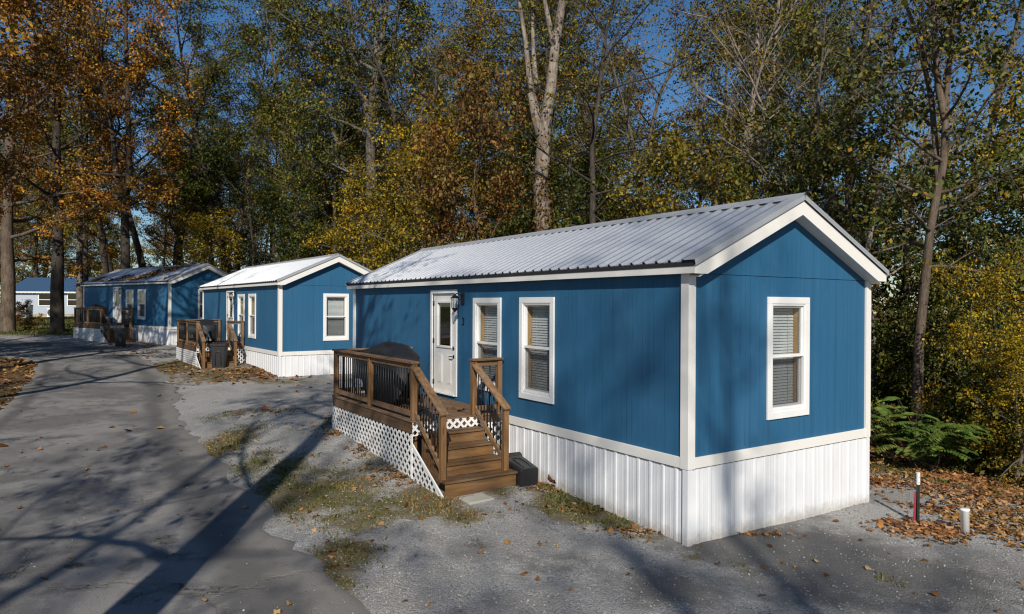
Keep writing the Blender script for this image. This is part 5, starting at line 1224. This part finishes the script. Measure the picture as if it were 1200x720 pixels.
# --- the wood behind ----------------------------------------------------------
BOUND = [(30, 1), (16, 8), (10.5, 13.5), (7, 19), (2, 25), (-5, 34), (-11, 44), (-17, 51.5), (-26, 57), (-33, 67), (-50, 90), (-80, 98), (-120, 100)]
g_ = np.random.default_rng(5)
def bpoint(t, off):
    x = t * (len(BOUND) - 1); i = min(int(x), len(BOUND) - 2); f = x - i; ax, ay = BOUND[i]; bx_, by_ = BOUND[i + 1]; px, py = ax + (bx_ - ax) * f, ay + (by_ - ay) * f
    l = math.hypot(bx_ - ax, by_ - ay); return px + (by_ - ay) / l * off, py - (bx_ - ax) / l * off
def region(u): return 'left of the middle cabin' if u < 235 else 'behind the middle cabin' if u < 430 else 'behind the near roof, left half' if u < 640 else 'behind the near roof, right half' if u < 940 else 'right of the near roof peak'
WORDS = {'olive': 'olive', 'green': 'green', 'amber': 'amber', 'orange': 'orange', 'rust': 'rust-brown', 'gold': 'golden'}
RD = {}
def forest(n, kinds, offs, leafs, barks, smin, smax, mind, word, trange=(0, 1)):
    c = 0; tries = 0
    while c < n and tries < n * 60:
        tries += 1; t = g_.uniform(*trange); off = g_.uniform(*offs); x, y = bpoint(t, off)
        if y < 6 or min((x - a) ** 2 + (y - b) ** 2 for a, b in TREES) < mind ** 2: continue
        u = 600 + F * x / y
        if not -120 < u < 1330: continue
        if u > 1000 and y < 19.5 and word != 'thin half-bare': continue
        lf = leafs(u, g_); kd = kinds[g_.integers(len(kinds))]; bk = barks[g_.integers(len(barks))]
        key = (word, WORDS[lf], region(u))
        tree(kd, x, y, lf, bk, f'{word} {WORDS[lf]} tree in the wood {region(u)}', group=f'{word} {WORDS[lf]} trees of the wood {region(u)}', s=g_.uniform(smin, smax), sz=g_.uniform(.92, 1.12)); c += 1
def pick(u, g):
    r = g.random()
    if u < 230: return 'orange' if r < .2 else 'rust' if r < .32 else 'amber' if r < .55 else 'green' if r < .7 else 'olive'
    if u < 420: return 'olive' if r < .5 else 'green' if r < .75 else 'amber'
    if u < 620: return 'olive' if r < .5 else 'amber' if r < .7 else 'rust' if r < .85 else 'gold'
    if u < 940: return 'amber' if r < .35 else 'olive' if r < .7 else 'green' if r < .82 else 'rust' if r < .9 else 'gold'
    return 'olive' if r < .5 else 'green' if r < .75 else 'amber' if r < .87 else 'gold'
forest(23, ['tall_one', 'tall_two', 'tall_three', 'airy'], (1.5, 9), pick, ['grey', 'dark', 'grey', 'brown'], .85, 1.12, 4.4, 'tall', (.10, .72))
forest(14, ['airy', 'bare', 'bare'], (.5, 9), pick, ['grey', 'pale', 'dark'], .7, 1.0, 2.2, 'thin half-bare', (.10, .8))
forest(26, ['low_one', 'low_two'], (.5, 12), pick, ['grey', 'dark'], .6, 1.0, 2.4, 'low', (.10, .9))
forest(9, ['airy'], (.5, 6), lambda u, g: 'olive' if g.random() < .6 else 'amber', ['dark'], .8, 1.05, 2.0, 'slim dark-trunked', (.12, .62))
forest(30, ['tall_one', 'tall_two', 'tall_three'], (10, 30), pick, ['dark', 'grey'], .85, 1.15, 5.0, 'farther tall', (.08, 1))
# far trees round the white house
for u, yy, lf, s, lb in ((-30, 80, 'olive', .9, 'olive tree far off at the left edge behind the lawn oak'), (25, 92, 'amber', .8, 'amber tree behind the blue roof of the white house'), (60, 96, 'olive', .75, 'olive tree behind the white house, right of the amber one'), (100, 90, 'amber', .8, 'amber tree behind the right end of the white house'), (140, 82, 'gold', .7, 'golden tree behind the farthest cabin roof'), (-5, 60, 'rust', .8, 'rust-leaved tree left of the white house')):
    tree('tall_two' if s > .78 else 'low_one', ux(u, yy), yy, lf, 'grey', lb, s=s * (1 if s > .78 else 1.6))
# orange trees on the left verge, mostly outside the picture, whose branches hang into its top left corner
tree('tall_one', -18.6, 20.0, 'orange', 'brown', 'near orange tree whose leafy branches hang into the top left corner', s=.92, rz=1.0)
tree('tall_three', -25.5, 31.0, 'orange', 'brown', 'orange tree on the left verge behind the nearest orange one', s=.9, rz=2.2)
# trees behind the camera, seen only as shadows on lane, gravel and walls
tk = [(0, 0, -.4), (0, 0, 1), (-.05, .05, 2.6), (-.12, .1, 4.4), (-.1, .1, 6.2), (.05, .1, 8.0), (.1, .15, 10), (.0, .2, 12), (.2, .2, 14), (.1, .3, 17)]
hero('shade_tree', -3.35, 1.2, 'rust', 'brown', 'thick tree close left of the camera whose trunk shadow crosses the lane', seed=211, H=17, r0=.33, cb=.60, spread=4.2, n1=10, n2=5, n3=3, nl=1.6, leaf=.15, sigma=.3, trunk=tk, rtop=.3,
     stems=[([(-.1, .1, 4.3), (-.9, -.3, 5.0), (-1.8, -.5, 5.3), (-2.9, -.5, 5.2)], .085, .03, .8, 2), ([(-.1, .1, 6.0), (-.9, .2, 7.2), (-1.6, .3, 8.8), (-2, .2, 10.5)], .06, .02, .5, 3)])
for i, (x, y, s, rz, lb) in enumerate([(-15.2, 9.5, .8, .5, 'tall thin tree left of the lane'), (-23, 23, .9, 2, 'tall tree beyond the left verge'), (-22, 26.5, .8, 4, 'second tall tree beyond the left verge'), (-25, 20, .9, 1, 'tall tree well left of the lane'), (-10.5, -6, .9, 3, 'tall tree behind the camera at left'), (-6.5, -21, 1, 0, 'tall tree far behind the camera'), (1.2, -25, 1, 5, 'tall tree straight behind the camera'), (6.5, -27, 1.05, 2.4, 'tall tree behind the camera at right'), (3.6, -22, .9, 1.4, 'thinner tall tree behind the camera'), (18.8, -3, .95, 1.9, 'leafy tree behind the camera at far right'), (21.5, 5, .95, 3.3, 'leafy tree far right of the nearest cabin'), (24, 13, .9, .6, 'leafy tree at the far right of the wood edge')]):
    tree('tall_two' if x < -20 or x > 12 else 'shade', x, y, 'rust', 'brown', lb, s=s, rz=rz)

for u, yy, lf, s, lb in ((205, 62, 'amber', 1.0, 'amber tall tree right behind the farthest cabin peak'), (170, 58, 'olive', .95, 'olive tall tree over the middle of the farthest cabin roof'), (118, 64, 'olive', 1.0, 'olive tall tree over the left end of the farthest cabin roof'), (260, 54, 'green', .95, 'green tall tree between the farthest and the middle cabin'), (45, 84, 'amber', 1.0, 'amber tall tree rising behind the middle of the white house'), (-10, 88, 'olive', 1.0, 'olive tall tree behind the left end of the white house'), (78, 86, 'olive', .95, 'olive tall tree behind the right half of the white house'), (130, 78, 'amber', .9, 'amber tall tree behind the left corner of the farthest cabin')):
    tree('tall_one' if int(u) % 2 else 'tall_three', ux(u, yy), yy, lf, 'dark', lb, s=s)
tree('airy', -3.6, -10.5, 'rust', 'brown', 'half-bare tree behind the camera that dapples the lane', s=.9, rz=.8)
# far wood as one mass
g = np.random.default_rng(77); C = []
n = 115000; t = np.where(g.random(n) < .3, g.uniform(0, .32, n), g.uniform(.05, 1, n) ** .8); off = g.uniform(12, 40, n); hz = g.random(n) ** 1.4 * 14
XY = np.array([bpoint(a, b) for a, b in zip(t, off)]); q_ = g.random(n) < .28; XY[q_] = np.stack([g.uniform(-115, -28, q_.sum()), g.uniform(94, 116, q_.sum())], -1); dens = fbm(XY[:, 0], XY[:, 1] + hz * .4, .16, 91) * (1.15 - hz / 18); keep = g.random(n) < np.clip(dens * 2.2 - .55, 0, 1)
XY = XY[keep]; hz = hz[keep]; C = np.stack([XY[:, 0], XY[:, 1], ground_z(XY[:, 0], XY[:, 1]) + hz], -1); n = len(C)
T_ = g.normal(0, 1, (n, 3)); T_ /= np.linalg.norm(T_, axis=1)[:, None]; N_ = g.normal(0, 1, (n, 3)); N_ -= T_ * (N_ * T_).sum(1)[:, None]; N_ /= np.linalg.norm(N_, axis=1)[:, None]; ln = g.uniform(.25, .6, n)
o = bpy.data.objects.new('far_woods', leaf_mesh('far_woods', C, T_, N_, ln, ln * .7, LF['olive'], .15)); link(o); tag(o, 'dense far wood behind the nearer trees', 'woods', kind='stuff')
# ------------------------------------------------------------------ white house beyond the lawn
wy = 74; wx0, wx1 = ux(12, wy), ux(118, wy); wzb = g1((wx0 + wx1) / 2, wy) - .45
WH = empty('white_house', ((wx0 + wx1) / 2, wy, wzb), .04); hwid = (wx1 - wx0) / 2
WWALL = m_paint('white_lap_siding', (.40, .45, .52), .6, .2); WROOF = m_metal_sheet('blue_roof_sheet', (.055, .115, .215), .1, .4, .2, (.05, .1, .2)); WBASE = m_paint('tan_foundation', (.42, .36, .24), .8, .4, (.25, .22, .16))
TW = lambda w, z, d: (w, -d, z)
wins = [(-hwid + 3.05, -hwid + 4.55), (hwid - 3.6, hwid - 2.2)]
m = MB(); wall_panel(m, TW, -hwid, hwid, .75, 3.25, [(a + .05, b - .05, 1.65, 2.95) for a, b in wins]); m.add([(-hwid, 7, .75), (hwid, 7, .75), (hwid, 7, 3.25), (-hwid, 7, 3.25)], [(0, 1, 2, 3)])
for s_ in (-hwid, hwid): m.add([(s_, 0, .75), (s_, 7, .75), (s_, 7, 3.25), (s_, 3.5, 4.7), (s_, 0, 3.25)], [(0, 1, 2, 3, 4)])
m.build('wall', [WWALL, M['dark_room']], WH, recalc=False)
m = MB(); m.box(-hwid + .02, .03, -.6, hwid - .02, 6.97, .745); m.build('foundation', WBASE, WH)
m = MB()
for sy in (0, 1):
    y_ = (lambda y: y) if sy == 0 else (lambda y: 7 - y)
    rib_sheet(m, lambda s, t, h: (s, y_(-.35 + 3.85 * t), 3.18 + 1.60 * t + h), -hwid - .3, hwid + .3, .4, .04, (0, 1))
m.build('roof', WROOF, WH, recalc=False)
m = MB(); m.box(-hwid - .28, -.36, 3.02, hwid + .28, -.33, 3.165); m.build('fascia', M['white'], WH)
for a, b in wins: 
    cw = .09; m = MB(); m.tbox(TW, a, 2.95 - .05, .002, b, 3.0, .04); m.tbox(TW, a, 1.60, .002, b, 1.70, .04); m.tbox(TW, a, 1.70, .002, a + cw, 2.90, .04); m.tbox(TW, b - cw, 1.70, .002, b, 2.90, .04); m.tbox(TW, a + cw, 2.27, -.02, b - cw, 2.33, .02)
    w_ = m.build('window', M['vinyl'], WH); m = MB(); m.tbox(TW, a + cw, 1.7, -.05, b - cw, 2.9, -.045); m.build('glass_pane', M['glass'], w_)
m = MB(); m.tbox(TW, -hwid + 2.2, 1.25, .002, -hwid + 2.5, 1.75, .12); m.build('meter_box', M['nickel'], WH)
tag(WH, 'white house with blue metal roof beyond the lawn at far left', 'house')
def ac(x, y, z, label):
    A = empty('heat_pump', (x, y, z)); m = MB(); m.box(-.6, -.2, .03, .6, .2, .98); m.build('housing', M['vinyl'], A, bevel=.02)
    m = MB()
    for r_ in (.10, .2, .3, .38): m.tube([(-.12 + r_ * math.cos(t * math.pi / 10), -.215, .5 + r_ * math.sin(t * math.pi / 10)) for t in range(21)], .012, 5, False)
    m.build('fan_guard', M['black'], A); m = MB(); m.tube([(-.12, -.203, .5), (-.12, -.21, .5)], .40, 24); m.build('fan_opening', M['dark_room'], A)
    m = MB()
    for x_ in (-.45, .45): m.box(x_ - .05, -.2, -.1, x_ + .05, .2, .028)
    m.build('feet', M['nickel'], A); tag(A, label, 'heat pump')
xx = ux(65 - 2, 72.5); ac(xx, 72.5, g1(xx, 72.5), 'white outdoor fan unit standing at the foot of the white house')
xx = ux(26, 71); A = empty('utility_cabinet', (xx, 71, g1(xx, 71))); m = MB(); m.box(-.75, -.5, -.1, .75, .5, 1.15); m.box(-.78, -.53, 1.152, .78, .53, 1.20); m.build('cabinet_body', M['flash'], A, bevel=.02); m = MB()
for k_ in range(7): m.box(-.65, -.512, .15 + k_ * .13, .65, -.503, .20 + k_ * .13)
m.build('grille', M['nickel'], A); tag(A, 'grey louvred cabinet in shade left of the white fan unit', 'cabinet')
